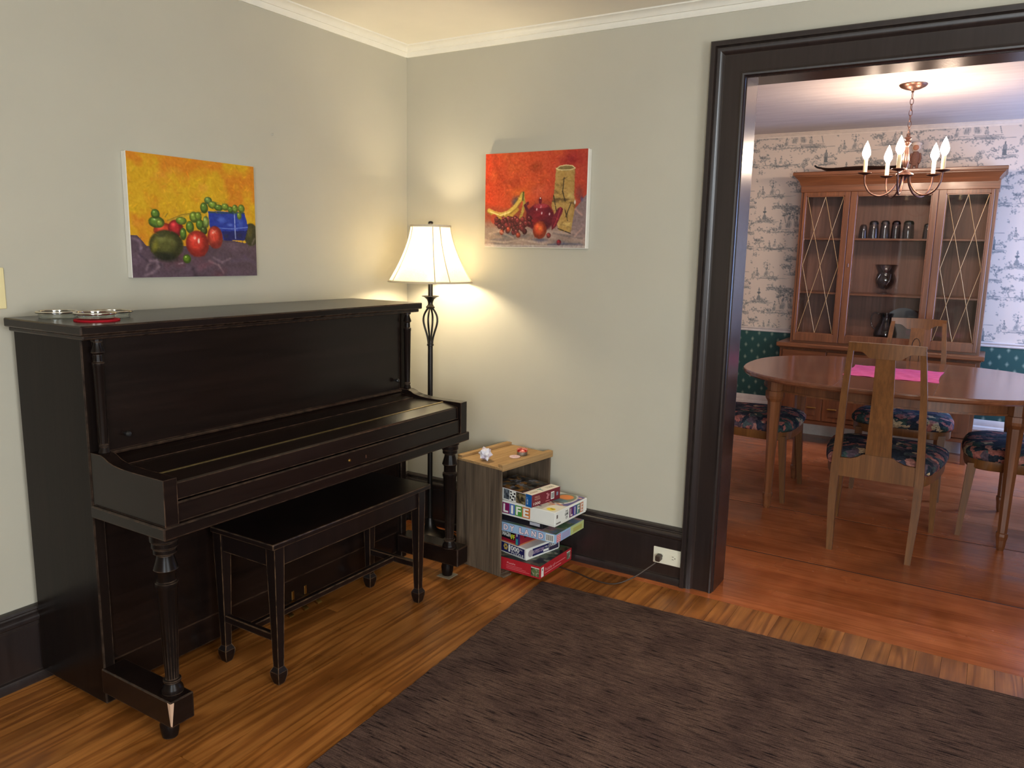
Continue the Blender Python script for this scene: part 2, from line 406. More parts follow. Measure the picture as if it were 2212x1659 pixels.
# ---- dining room
wd_back = struct('wall_dining_back', MB().box(DX0-0.12, DX1+0.12, DY, DY+0.12, 0, CZ), plain('dining_wall', srgb(214, 200, 186), 0.7))
wd_left = struct('wall_dining_left', MB().box(DX0-0.12, DX0, WT, DY, 0, CZ), plain('dining_wall_side', srgb(204, 190, 176), 0.7))
y0, y1, z0, z1 = WIN_DIN
wd_right = struct('wall_dining_right', MB().box(DX1, DX1+0.12, WT, y0, 0, CZ).box(DX1, DX1+0.12, y1, DY, 0, CZ).box(DX1, DX1+0.12, y0, y1, 0, z0).box(DX1, DX1+0.12, y0, y1, z1, CZ), plain('dining_wall_window', srgb(204, 190, 176), 0.7))
m_dc, t_, b_ = nt('dining_ceiling_paint')
n_ = noise(t_, coords(t_, (1.2, 9, 1)), 2.2, 5, 0.6); r_ = ramp(t_, [(0.3, srgb(188, 178, 172)), (0.7, srgb(204, 195, 188))]); L(t_, n_.outputs[0], r_.inputs[0]); L(t_, r_.outputs[0], b_.inputs['Base Color'])
b_.inputs['Roughness'].default_value = 0.55; bump(t_, b_, n_.outputs[0], 0.25, 0.01)
struct('ceiling_dining', MB().box(DX0-0.12, DX1+0.12, WT*0.5, DY+0.12, CZ, CZ+0.1), m_dc)
crown_d = [(0, CZ-0.034), (0.008, CZ-0.034), (0.012, CZ-0.022), (0.018, CZ-0.020), (0.026, CZ-0.008), (0.034, CZ-0.004), (0.034, CZ), (0, CZ)]
struct('trim_crown_dining', along_x(crown_d, DX0, DX1, DY, -1), plain('cream_crown_paint', srgb(220, 204, 186), 0.45), smooth=35)
rail = [(0, 0.822), (0.010, 0.822), (0.014, 0.830), (0.012, 0.838), (0.020, 0.846), (0.022, 0.852), (0.006, 0.858), (0, 0.858)]
m_rail = plain('rail_paint', srgb(222, 212, 204), 0.4)
struct('trim_chair_rail', along_x(rail, DX0, DX1, DY, -1), m_rail, smooth=35)
struct('trim_chair_rail_left', along_y(rail, WT, DY, DX0, 1), m_rail, smooth=35)
struct('trim_chair_rail_right', along_y(rail, WT, WIN_DIN[0], DX1, -1), m_rail, smooth=35)
bprof = [(0, 0), (0.02, 0), (0.02, 0.19), (0.028, 0.2), (0.026, 0.222), (0.014, 0.232), (0.016, 0.252), (0.008, 0.275), (0, 0.278)]
m_db = plain('dining_baseboard_paint', srgb(226, 218, 208), 0.4)
struct('baseboard_dining', along_x(bprof, DX0, DX1, DY, -1), m_db, smooth=35)
struct('baseboard_dining_left', along_y(bprof, WT, DY, DX0, 1), m_db, smooth=35)
struct('baseboard_dining_right', along_y(bprof, WT, DY, DX1, -1), m_db, smooth=35)

# wainscot wallpaper: dark green with small pale fleurs
m_g, t_, b_ = nt('green_dotted_wallpaper')
tc = N(t_, 'ShaderNodeTexCoord'); sp = N(t_, 'ShaderNodeSeparateXYZ'); L(t_, tc.outputs['Object'], sp.inputs[0])
def mth(t, op, a, b=None):
    n = N(t, 'ShaderNodeMath', operation=op)
    for i, v in enumerate((a, b)):
        if v is None: continue
        if isinstance(v, (int, float)): n.inputs[i].default_value = v
        else: L(t, v, n.inputs[i])
    return n.outputs[0]
row = mth(t_, 'FLOOR', mth(t_, 'DIVIDE', sp.outputs['Z'], 0.052)); odd = mth(t_, 'MULTIPLY', mth(t_, 'MODULO', row, 2.0), 0.5)
fx = mth(t_, 'SUBTRACT', mth(t_, 'FRACT', mth(t_, 'ADD', mth(t_, 'DIVIDE', sp.outputs['X'], 0.105), odd)), 0.5)
fz = mth(t_, 'SUBTRACT', mth(t_, 'FRACT', mth(t_, 'DIVIDE', sp.outputs['Z'], 0.052)), 0.5)
d2 = mth(t_, 'ADD', mth(t_, 'POWER', mth(t_, 'MULTIPLY', mth(t_, 'ABSOLUTE', fx), 0.105), 1.2), mth(t_, 'POWER', mth(t_, 'MULTIPLY', mth(t_, 'ABSOLUTE', fz), 0.036), 1.2))
rp_ = ramp(t_, [(0.0024, srgb(140, 160, 142)), (0.0046, srgb(28, 74, 70))]); L(t_, d2, rp_.inputs[0]); L(t_, rp_.outputs[0], b_.inputs['Base Color'])
b_.inputs['Roughness'].default_value = 0.6
MB().box(DX0, DX1, DY-0.003, DY+0.01, 0.25, 0.84).build('wainscot_paper', m_g, wd_back)
m_gs = plain('green_wallpaper_side', srgb(32, 80, 75), 0.6)
MB().box(DX0-0.01, DX0+0.003, WT, DY, 0.25, 0.84).build('wainscot_paper', m_gs, wd_left)
MB().box(DX1-0.003, DX1+0.01, WT, DY, 0.25, 0.74).box(DX1-0.003, DX1+0.01, WT, WIN_DIN[0], 0.74, 0.84).box(DX1-0.003, DX1+0.01, WIN_DIN[1], DY, 0.74, 0.84).build('wainscot_paper', m_gs, wd_right)

# ---- painted grids (vertex colours, computed here)
def lin(a):
    a = np.clip(a, 0, 255)/255.0
    return np.where(a <= 0.04045, a/12.92, ((a+0.055)/1.055)**2.4)
def vnoise(h, w, cells, seed=0, octv=3):
    rg = np.random.RandomState(seed); out = np.zeros((h, w)); amp = 1.0; tot = 0
    for o in range(octv):
        cy, cx = max(2, int(cells[0]*2**o)), max(2, int(cells[1]*2**o))
        g = rg.rand(cy+1, cx+1)
        yy = np.linspace(0, cy, h, endpoint=False); xx = np.linspace(0, cx, w, endpoint=False)
        iy = yy.astype(int); ix = xx.astype(int); fy = (yy-iy)[:, None]; fx = (xx-ix)[None, :]
        fy = fy*fy*(3-2*fy); fx = fx*fx*(3-2*fx)
        a = g[iy][:, ix]; b = g[iy][:, ix+1]; c = g[iy+1][:, ix]; d = g[iy+1][:, ix+1]
        out += amp*((a*(1-fx)+b*fx)*(1-fy)+(c*(1-fx)+d*fx)*fy); tot += amp; amp *= 0.55
    return out/tot
class Paint:
    """small raster in normalised coordinates, x right, y down"""
    def __init__(s, h, w, col, asp=None):
        s.h, s.w = h, w; s.a = np.zeros((h, w, 3)); s.a[:] = col
        s.asp = asp if asp else w/h
        s.Y, s.X = np.mgrid[0:h, 0:w]; s.X = (s.X+0.5)/w; s.Y = (s.Y+0.5)/h
    def blend(s, m, col): s.a = s.a*(1-m[..., None])+np.asarray(col, float)*m[..., None]
    def ell(s, cx, cy, rx, ry, col, rot=0, soft=0.12, op=1.0):
        dx = (s.X-cx)*s.asp; dy = s.Y-cy; c, n = math.cos(rot), math.sin(rot)
        u = (dx*c+dy*n)/(rx*s.asp); v = (-dx*n+dy*c)/ry
        d = np.sqrt(u*u+v*v); s.blend(np.clip((1-d)/soft, 0, 1)*op, col)
    def ball(s, cx, cy, rx, ry, col, hi=None, rot=0):
        col = np.asarray(col, float)
        s.ell(cx, cy, rx, ry, col*0.62, rot); s.ell(cx-rx*0.12, cy-ry*0.14, rx*0.82, ry*0.8, col, rot, 0.5)
        s.ell(cx-rx*0.3, cy-ry*0.4, rx*0.4, ry*0.34, np.minimum(255, col*1.28+22), rot, 0.8, 0.8)
        if hi is not None: s.ell(cx-rx*0.22, cy-ry*0.42, rx*0.14, ry*0.16, hi, rot+0.4, 0.6, 0.9)
    def poly(s, pts, col, soft=0.004, op=1.0):
        m = np.zeros((s.h, s.w), bool); n = len(pts)
        for i in range(n):
            x1, y1 = pts[i]; x2, y2 = pts[(i+1) % n]
            if y1 == y2: continue
            c = ((s.Y < y1) != (s.Y < y2)) & (s.X < (x2-x1)*(s.Y-y1)/(y2-y1)+x1); m ^= c
        s.blend(m.astype(float)*op, col)
    def line(s, pts, wd, col, op=1.0, soft=0.5):
        for (x1, y1), (x2, y2) in zip(pts[:-1], pts[1:]):
            ax, ay = x1*s.asp, y1; bx, by = x2*s.asp, y2; px = s.X*s.asp; py = s.Y
            l2 = (bx-ax)**2+(by-ay)**2+1e-12; t = np.clip(((px-ax)*(bx-ax)+(py-ay)*(by-ay))/l2, 0, 1)
            d = np.hypot(px-ax-t*(bx-ax), py-ay-t*(by-ay))
            s.blend(np.clip((wd-d)/(wd*soft), 0, 1)*op, col)
def grid_mesh(name, arr, o, ex, ey):
    """arr (h,w,3) sRGB 0-255, row 0 on top; o: top-left corner, ex: vector along a row, ey: vector down"""
    h, w, _ = arr.shape; o, ex, ey = (np.array(v, float) for v in (o, ex, ey))
    jj, ii = np.mgrid[0:h, 0:w]
    co = o[None, None]+ex[None, None]*(ii/(w-1))[..., None]+ey[None, None]*(jj/(h-1))[..., None]
    idx = np.arange(h*w).reshape(h, w)
    f = np.stack([idx[:-1, :-1], idx[1:, :-1], idx[1:, 1:], idx[:-1, 1:]], -1).reshape(-1, 4)
    me = bpy.data.meshes.new(name); me.vertices.add(h*w); me.vertices.foreach_set('co', co.reshape(-1))
    nf = len(f); me.loops.add(nf*4); me.loops.foreach_set('vertex_index', f.reshape(-1).astype(np.int32))
    me.polygons.add(nf); me.polygons.foreach_set('loop_start', np.arange(0, nf*4, 4, dtype=np.int32))
    me.update(calc_edges=True)
    at = me.color_attributes.new('paint', 'FLOAT_COLOR', 'POINT')
    c = np.ones((h*w, 4), np.float32); c[:, :3] = lin(arr).reshape(-1, 3); at.data.foreach_set('color', c.reshape(-1))
    return me
def grid_obj(name, arr, o, ex, ey, mat, parent, local=False):
    if not local:
        off = parent_world(parent); o = Vector(o)-off
    me = grid_mesh(name, arr, o, ex, ey); me.materials.append(mat)
    ob = bpy.data.objects.new(name, me); COL.objects.link(ob); ob.parent = parent
    return ob

# ---- toile wallpaper: one repeat drawn here, laid over the wall
def toile(h, w, seed=3):
    P = Paint(h, w, (216, 200, 184)); rg = np.random.RandomState(seed)
    ink = np.array((108, 112, 112.)); mid = np.array((138, 138, 134.)); pale = np.array((166, 160, 152.))
    cols = (ink, mid, pale)
    def dab(x, y, rx, ry, rot, c, op):
        for dx in (-1, 0, 1):
            for dy in (-1, 0, 1):
                X, Y = x+dx, y+dy
                if -0.05 < X < 1.05 and -0.05 < Y < 1.05: P.ell(X, Y, rx, ry, c, rot, 0.7, op)
    def leaves(x, y, sx, sy, n):
        for k in range(n):
            dab(x+rg.normal(0, sx), y+rg.normal(0, sy), 0.0135*rg.uniform(.6, 1.3), 0.0075*rg.uniform(.7, 1.2), rg.uniform(-1.2, 1.2), cols[rg.choice(3, p=(.35, .4, .25))], .8)
    def tree(x, y, s, n=70):
        P.line([(x+.01, y+s*0.6), (x-0.01, y+s*0.25), (x+0.015, y-s*0.1)], 0.006, mid, 0.9); P.line([(x-.01, y+s*0.25), (x-s*.25, y-s*.05)], 0.004, mid, 0.8); P.line([(x, y+s*0.2), (x+s*.28, y)], 0.004, mid, 0.8)
        for _ in range(8):
            bx, by = x+rg.normal(0, s*0.30), y-rg.normal(s*.1, s*0.2); leaves(bx, by, s*.10, s*.06, n//8)
    def shrub(x, y, s, n=22): leaves(x, y, s*.6, s*.32, n)
    def ground(x, y, l):
        for k in range(12):
            yy = y+rg.uniform(-0.006, 0.034); a = x+rg.uniform(-.55, .25)*l; b = a+rg.uniform(.2, .6)*l
            P.line([(a, yy), ((a+b)/2, yy+rg.uniform(-.008, .008)), (b, yy)], 0.0036, cols[k % 3], .75)
        for k in range(5): shrub(x+rg.uniform(-.5, .5)*l, y+0.024, 0.03, 6)
    def fig(x, y, s, lean=0):
        d = 1 if lean >= 0 else -1
        P.ell(x+d*.006*s, y-.034*s, .026*s, .036*s, pale, 0, .5); P.ell(x-d*.010*s, y-.022*s, .022*s, .024*s, mid, 0, .8, .7)
        for q in (-.018, -.004, .012, .024): P.line([(x+q*s, y-.003), (x+q*.3*s, y-.062*s)], 0.0022, ink if q in (-.018, .012) else (222, 206, 190), .65)
        P.ell(x+d*.004, y-.082*s, .0105*s, .020*s, mid, d*.3); P.ell(x+d*.010, y-.110*s, .0075*s, .010*s, pale); P.ell(x+d*.007, y-.117*s, .009*s, .006*s, ink)
        P.line([(x+d*.004, y-.090*s), (x+d*.022*s, y-.070*s), (x+d*.036*s, y-.082*s)], 0.0036, mid, .9)
    def urn(x, y, s):
        P.poly([(x-.018*s, y), (x+.018*s, y), (x+.014*s, y-.05*s), (x-.014*s, y-.05*s)], ink); P.ell(x, y-.066*s, .017*s, .022*s, mid); P.ell(x, y-.094*s, .006*s, .012*s, ink)
    ground(0.20, 0.20, 0.40); fig(0.20, 0.195, 1.2, 1); P.ell(0.272, 0.165, .034, .038, mid, 0, .2); P.ell(0.272, 0.165, .028, .031, (216, 200, 184), 0, .2); fig(0.08, 0.20, .9, -1); shrub(0.03, 0.17, .07, 36); shrub(0.20, 0.05, .06, 20); shrub(.33, .2, .05, 18)
    ground(0.70, 0.14, 0.50); tree(0.52, 0.06, 0.17, 100); fig(0.66, 0.135, 1.0, 1); fig(0.74, 0.13, 1.1, -1); fig(0.82, 0.14, 1.05, 1); shrub(0.60, 0.13, .07, 40); tree(0.93, 0.05, 0.13, 60)
    ground(0.52, 0.62, 0.66); tree(0.40, 0.41, 0.20, 150); tree(0.52, 0.40, 0.22, 150); fig(0.45, 0.60, 1.5, 1); fig(0.56, 0.60, 1.5, -1); fig(0.34, 0.62, 1.0, 1); fig(.66, .61, 1.0, -1); tree(0.80, 0.48, 0.19, 130); shrub(0.26, 0.62, .08, 44); shrub(0.70, 0.66, .09, 54); shrub(.5, .67, .1, 30)
    ground(0.12, 0.50, 0.26); P.poly([(0.09, .50), (0.15, .50), (.135, .43), (.105, .43)], mid); P.line([(0.12, .44), (0.12, .34)], .007, mid); P.ell(.12, .40, .026, .014, ink); P.ell(.12, .365, .014, .01, mid); shrub(0.06, .48, .05, 24); shrub(.19, .49, .05, 22)
    ground(0.86, 0.83, 0.28); urn(0.86, 0.83, 1.4); shrub(0.77, 0.77, .08, 40); shrub(0.95, 0.77, .08, 40)
    ground(0.22, 0.84, 0.44); tree(0.08, 0.76, 0.13, 80); fig(0.28, 0.83, .8, 1); fig(0.22, 0.835, .7, -1); shrub(0.38, 0.82, .06, 30); shrub(.17, .83, .05, 20)
    tree(0.60, 0.84, 0.17, 110); ground(0.60, 0.95, 0.34); shrub(0.48, 0.95, .05, 20); shrub(0.30, 0.31, .06, 26); ground(.3, .33, .2); shrub(0.88, 0.30, .07, 40); ground(0.88, .33, .26); shrub(.66, .27, .05, 20); shrub(.08, .62, .06, 26); shrub(.02, .92, .05, 22)
    return P.a
TILE_W, TILE_H, STEP = 0.60, 0.66, 0.0042
tl = toile(int(TILE_H/STEP), int(TILE_W/STEP))
def paper(o, ex, width, z0, z1, parent, coarse=1):
    """lay the repeat over a wall panel; o: top-left corner seen from the room, ex: unit vector to the right"""
    nh, nw = int((z1-z0)/STEP/coarse), int(width/STEP/coarse)
    jj, ii = np.mgrid[0:nh, 0:nw]*coarse
    drop = ((ii//tl.shape[1]) % 2)*(tl.shape[0]//2)
    return grid_obj('toile_wallpaper', tl[(jj+drop) % tl.shape[0], ii % tl.shape[1]], o, tuple(Vector(ex)*width), (0, 0, z0-z1), M['wallpaper'], parent)
PT = CZ-0.02
paper((DX0, DY-0.002, PT), (1, 0, 0), DX1-DX0, 0.85, PT, wd_back)
paper((DX0+0.002, WT, PT), (0, 1, 0), DY-WT, 0.85, PT, wd_left, 2)
paper((DX1-0.002, DY, PT), (0, -1, 0), DY-WIN_DIN[1], 0.85, PT, wd_right, 2)
paper((DX1-0.002, WIN_DIN[1], PT), (0, -1, 0), WIN_DIN[1]-WIN_DIN[0], WIN_DIN[3], PT, wd_right, 2)
paper((DX1-0.002, WIN_DIN[0], PT), (0, -1, 0), WIN_DIN[0]-WT, 0.85, PT, wd_right, 2)
# ------------------------------------------------------------------ piano
p = thing('upright_piano', (0.38, -1.214, 0), 'black upright piano standing against the left wall with its key cover closed', 'piano')
PL, PR = -1.974, -0.454
for y0, y1 in ((-1.94, -1.904), (-0.524, -0.488)):
    MB().box(0.025, 0.392, y0, y1, 0.03, 1.17, 0.003).build('side_panel', M['piano_v'], p)
lid = MB().box(0.041, 0.457, PL, PR, 1.182, 1.209, 0.003).build('lid', M['piano'], p)
MB().box(0.047, 0.447, PL+0.010, PR-0.010, 1.168, 1.182, 0.003).build('lid_moulding', M['piano'], lid)
MB().box(0.372, 0.402, -1.886, -0.542, 0.826, 1.168, 0.002).build('front_panel', M['piano'], p)
for y0, y1 in ((-1.904, -1.886), (-0.542, -0.524)):
    MB().box(0.36, 0.398, y0, y1, 0.80, 1.168, 0.001).build('stile', M['piano_v'], p)
MB().box(0.395, 0.414, -1.886, -0.542, 0.818, 0.828, 0.003).build('panel_moulding', M['piano'], p)
col = [(0.012, 0.813), (0.020, 0.813), (0.021, 0.818), (0.018, 0.826), (0.012, 0.846), (0.011, 0.848), (0.014, 0.850), (0.014, 0.855), (0.0115, 0.857), (0.0125, 0.88), (0.0155, 1.085), (0.0165, 1.088), (0.0165, 1.098), (0.013, 1.101), (0.012, 1.122), (0.018, 1.128), (0.0165, 1.134), (0.011, 1.152), (0.011, 1.158), (0.016, 1.160), (0.016, 1.169)]
for y in (-1.908, -0.512):
    MB().lathe(col, 36, (0.419, y, 0), flute=(0.875, 1.08, 9, 0.14)).build('column', M['piano_v'], p, smooth=40)
for y in (-1.831, -0.58):
    MB().lathe([(0.004, 0), (0.004, 0.012), (0.008, 0.014), (0.009, 0.022), (0.006, 0.026), (0.001, 0.027)], 14).build('knob', M['black_plastic'], p, smooth=40, local=True).matrix_local = Matrix.Translation((0.401-0.38, y+1.214, 0.873)) @ Matrix.Rotation(R(90), 4, 'Y')
# arms (cheeks) with a curved top, key bed, key cover
arm = [(0.392, 0.672), (0.735, 0.672), (0.735, 0.806), (0.600, 0.806), (0.540, 0.808), (0.505, 0.812), (0.480, 0.818), (0.462, 0.827), (0.445, 0.832), (0.392, 0.832)]
for y0, y1 in ((-1.936, -1.894), (-0.545, -0.503)):
    MB().prism(arm, 1, y0, y1).build('arm', M['piano'], p)
MB().box(0.392, 0.742, -1.946, -0.490, 0.636, 0.673, 0.003).build('key_bed', M['piano'], p)
MB().prism([(0.402, 0.818), (0.42, 0.812), (0.478, 0.80), (0.478, 0.775), (0.402, 0.775)], 1, -1.893, -0.546).build('key_cover_ledge', M['piano'], p)
kc = MB().prism([(0.480, 0.797), (0.640, 0.799), (0.640, 0.782), (0.480, 0.78)], 1, -1.890, -0.549).build('key_cover', M['piano'], p)
MB().prism([(0.644, 0.799), (0.715, 0.789), (0.721, 0.785), (0.722, 0.738), (0.70, 0.738), (0.70, 0.772), (0.644, 0.784)], 1, -1.890, -0.549).build('cover_flap', M['piano'], kc)
MB().box(0.6385, 0.6455, -1.889, -0.550, 0.7975, 0.8008).build('piano_hinge', M['hinge'], kc)
MB().box(0.700, 0.728, -1.893, -0.546, 0.673, 0.733, 0.003).build('key_slip', M['piano'], p)
MB().lathe([(0.0055, 0), (0.0055, 0.003), (0.0035, 0.004), (0.003, 0.001)], 16, (0, 0, 0)).build('lock', M['brass'], p, local=True).matrix_local = Matrix.Translation((0.7275-0.38, -1.211+1.214, 0.702)) @ Matrix.Rotation(R(90), 4, 'Y')
MB().box(0.7275, 0.7287, -1.128, -1.123, 0.692, 0.704).build('lock_plate', M['silver'], p)
# turned legs, toe blocks, feet
leg = [(0.020, 0.150), (0.030, 0.150), (0.031, 0.156), (0.028, 0.166), (0.021, 0.176), (0.020, 0.182), (0.025, 0.184), (0.025, 0.190), (0.0185, 0.193), (0.019, 0.20), (0.0285, 0.47), (0.030, 0.474), (0.032, 0.480), (0.031, 0.490), (0.026, 0.494), (0.026, 0.520), (0.034, 0.530), (0.031, 0.540), (0.024, 0.565), (0.023, 0.572), (0.032, 0.578), (0.032, 0.592), (0.036, 0.596), (0.036, 0.612), (0.040, 0.616), (0.040, 0.636)]
for y in (-1.900, -0.535):
    MB().lathe(leg, 60, (0.672, y, 0), flute=(0.195, 0.468, 15, 0.16)).build('leg', M['piano_v'], p, smooth=40)
chip = None
for y0, y1 in ((-1.946, -1.868), (-0.545, -0.467)):
    tb = MB().box(0.385, 0.724, y0, y1, 0.070, 0.150, 0.003).build('toe_block', M['piano'], p)
    if chip is None:
        chip = MB().ring_loft([[(0.7252, -1.9466, 0.146), (0.7252, -1.934, 0.146), (0.712, -1.9466, 0.148)], [(0.7252, -1.9466, 0.078), (0.7252, -1.943, 0.076), (0.722, -1.9466, 0.080)]]).build('chipped_corner', M['bare'], tb)
        chip['label'] = 'bare wood where the corner is chipped'
for x, y in ((0.655, -1.905), (0.640, -0.505)):
    MB().lathe([(0.016, 0.002), (0.022, 0.004), (0.026, 0.022), (0.028, 0.045), (0.024, 0.056), (0.026, 0.07)], 24, (x, y, 0)).build('foot', M['piano_v'], p, smooth=40)
# lower case
MB().box(0.355, 0.376, -1.904, -0.524, 0.155, 0.636, 0.002).build('lower_panel', M['piano'], p)
br = MB().box(0.335, 0.362, -1.904, -0.524, 0.050, 0.150, 0.003).build('bottom_rail', M['piano'], p)
MB().box(0.06, 0.34, -1.904, -0.524, 0.04, 0.075).build('bottom_board', M['piano'], p)
MB().box(0.03, 0.055, -1.904, -0.524, 0.05, 1.165).build('back_board', M['piano_v'], p)
for y in (-1.232, -1.157, -1.087):
    pd = [(0.33, 0.058), (0.385, 0.060), (0.420, 0.056), (0.438, 0.048), (0.442, 0.043), (0.436, 0.040), (0.415, 0.047), (0.385, 0.051), (0.33, 0.050)]
    MB().prism(pd, 1, y-0.011, y+0.011).build('pedal', M['brass'], p, smooth=30)
for y in (-1.155, -1.089):
    MB().box(0.361, 0.3645, y-0.006, y+0.006, 0.062, 0.098, 0.001).build('pedal_guide', M['brass'], br)

pad = MB().box(0.606, 0.676, -0.540, -0.472, 0.0, 0.0022, 0.0008).build('floor_protector', M['pad'])
tag(pad, 'small beige pad on the floor under a piano foot', 'floor pad')
pad.location = (0, 0, 0)

# ------------------------------------------------------------------ piano bench
b = thing('piano_bench', (0.572, -1.155, 0), 'long dark wooden piano bench with worn edges tucked under the keyboard', 'bench')
MB().box(0.418, 0.728, -1.562, -0.742, 0.480, 0.500, 0.004, 2).build('seat_lid', M['bench'], b)
for a in ((0.700, 0.712, -1.53, -0.79), (0.432, 0.444, -1.53, -0.79)): MB().box(*a, 0.412, 0.480, 0.001).build('apron', M['bench'], b)
for a in ((0.44, 0.70, -1.542, -1.530), (0.44, 0.70, -0.782, -0.770)): MB().box(*a, 0.412, 0.480, 0.001).build('end_apron', M['bench'], b)
for x in (0.700, 0.437):
    for y in (-1.530, -0.790):
        q = MB(); sq = lambda z, h: [(x-h, y-h, z), (x+h, y-h, z), (x+h, y+h, z), (x-h, y+h, z)]
        q.ring_loft([sq(0.0, 0.011), sq(0.006, 0.014), sq(0.030, 0.0195), sq(0.046, 0.0205), (sq(0.050, 0.0185)), sq(0.062, 0.0125), sq(0.070, 0.0125), sq(0.40, 0.0195), sq(0.480, 0.0205)])
        q.build('leg', M['bench'], b)
for y in (-1.530, -0.790): MB().box(0.437, 0.700, y-0.010, y+0.010, 0.150, 0.176, 0.002).build('side_stretcher', M['bench'], b)
MB().box(0.558, 0.580, -1.525, -0.795, 0.152, 0.174, 0.002).build('long_stretcher', M['bench'], b)

# ------------------------------------------------------------------ glass dishes on the piano
def dish(x, y, z, lab):
    d = thing('glass_coaster', (x, y, z), lab, 'coaster', 'silver rimmed glass coasters on the piano')
    bowl = [(0.001, 0.0), (0.049, 0.0), (0.051, 0.002), (0.0515, 0.014), (0.058, 0.0170), (0.058, 0.0185), (0.050, 0.0170), (0.0485, 0.004), (0.001, 0.003)]
    MB().lathe(bowl, 40).build('bowl', M['glass_dish'], d, smooth=50, local=True)
    rim = [(0.0565+0.004*math.cos(t), 0.0185+0.0035*math.sin(t)) for t in [k*2*PI/10 for k in range(10)]]
    MB().lathe(rim, 48, closed=True).build('rim', M['silver'], d, smooth=60, local=True)
dish(0.150, -1.870, 1.2092, 'silver rimmed glass coaster alone at the end of the piano lid near the wall')
dish(0.320, -1.848, 1.2142, 'silver rimmed glass coaster resting on the red felt mat')
dish(0.236, -1.745, 1.2092, 'silver rimmed glass coaster standing behind the red felt mat')
mt = MB().lathe([(0.001, 0), (0.062, 0), (0.0625, 0.0025), (0.062, 0.005), (0.001, 0.005)], 40).build('felt_mat', M['red_felt'], smooth=50)
mt.location = (0.322, -1.846, 1.2092); tag(mt, 'round red felt mat under a glass coaster on the piano lid', 'mat')

# ------------------------------------------------------------------ paintings on stretched canvas
def strokes(P, n, seed):
    """short brush marks in colours taken from the picture itself"""
    rg = np.random.RandomState(seed)
    for k in range(n):
        x, y = rg.rand(), rg.rand(); c = P.a[int(y*(P.h-1)), int(x*(P.w-1))]*rg.uniform(.86, 1.16)+rg.uniform(-6, 6, 3)
        a = rg.uniform(0, PI); l_ = rg.uniform(.012, .04)
        x0, x1, y0, y1 = [int(v) for v in (max(0, (x-.06)*P.w), min(P.w, (x+.06)*P.w), max(0, (y-.06)*P.h), min(P.h, (y+.06)*P.h))]
        X = P.X[y0:y1, x0:x1]*P.asp; Y = P.Y[y0:y1, x0:x1]
        u = (X-x*P.asp)*math.cos(a)+(Y-y)*math.sin(a); v = -(X-x*P.asp)*math.sin(a)+(Y-y)*math.cos(a)
        m = np.clip(1.3-np.hypot(u/l_, v/.007), 0, 1)[..., None]*.6
        P.a[y0:y1, x0:x1] = P.a[y0:y1, x0:x1]*(1-m)+c*m
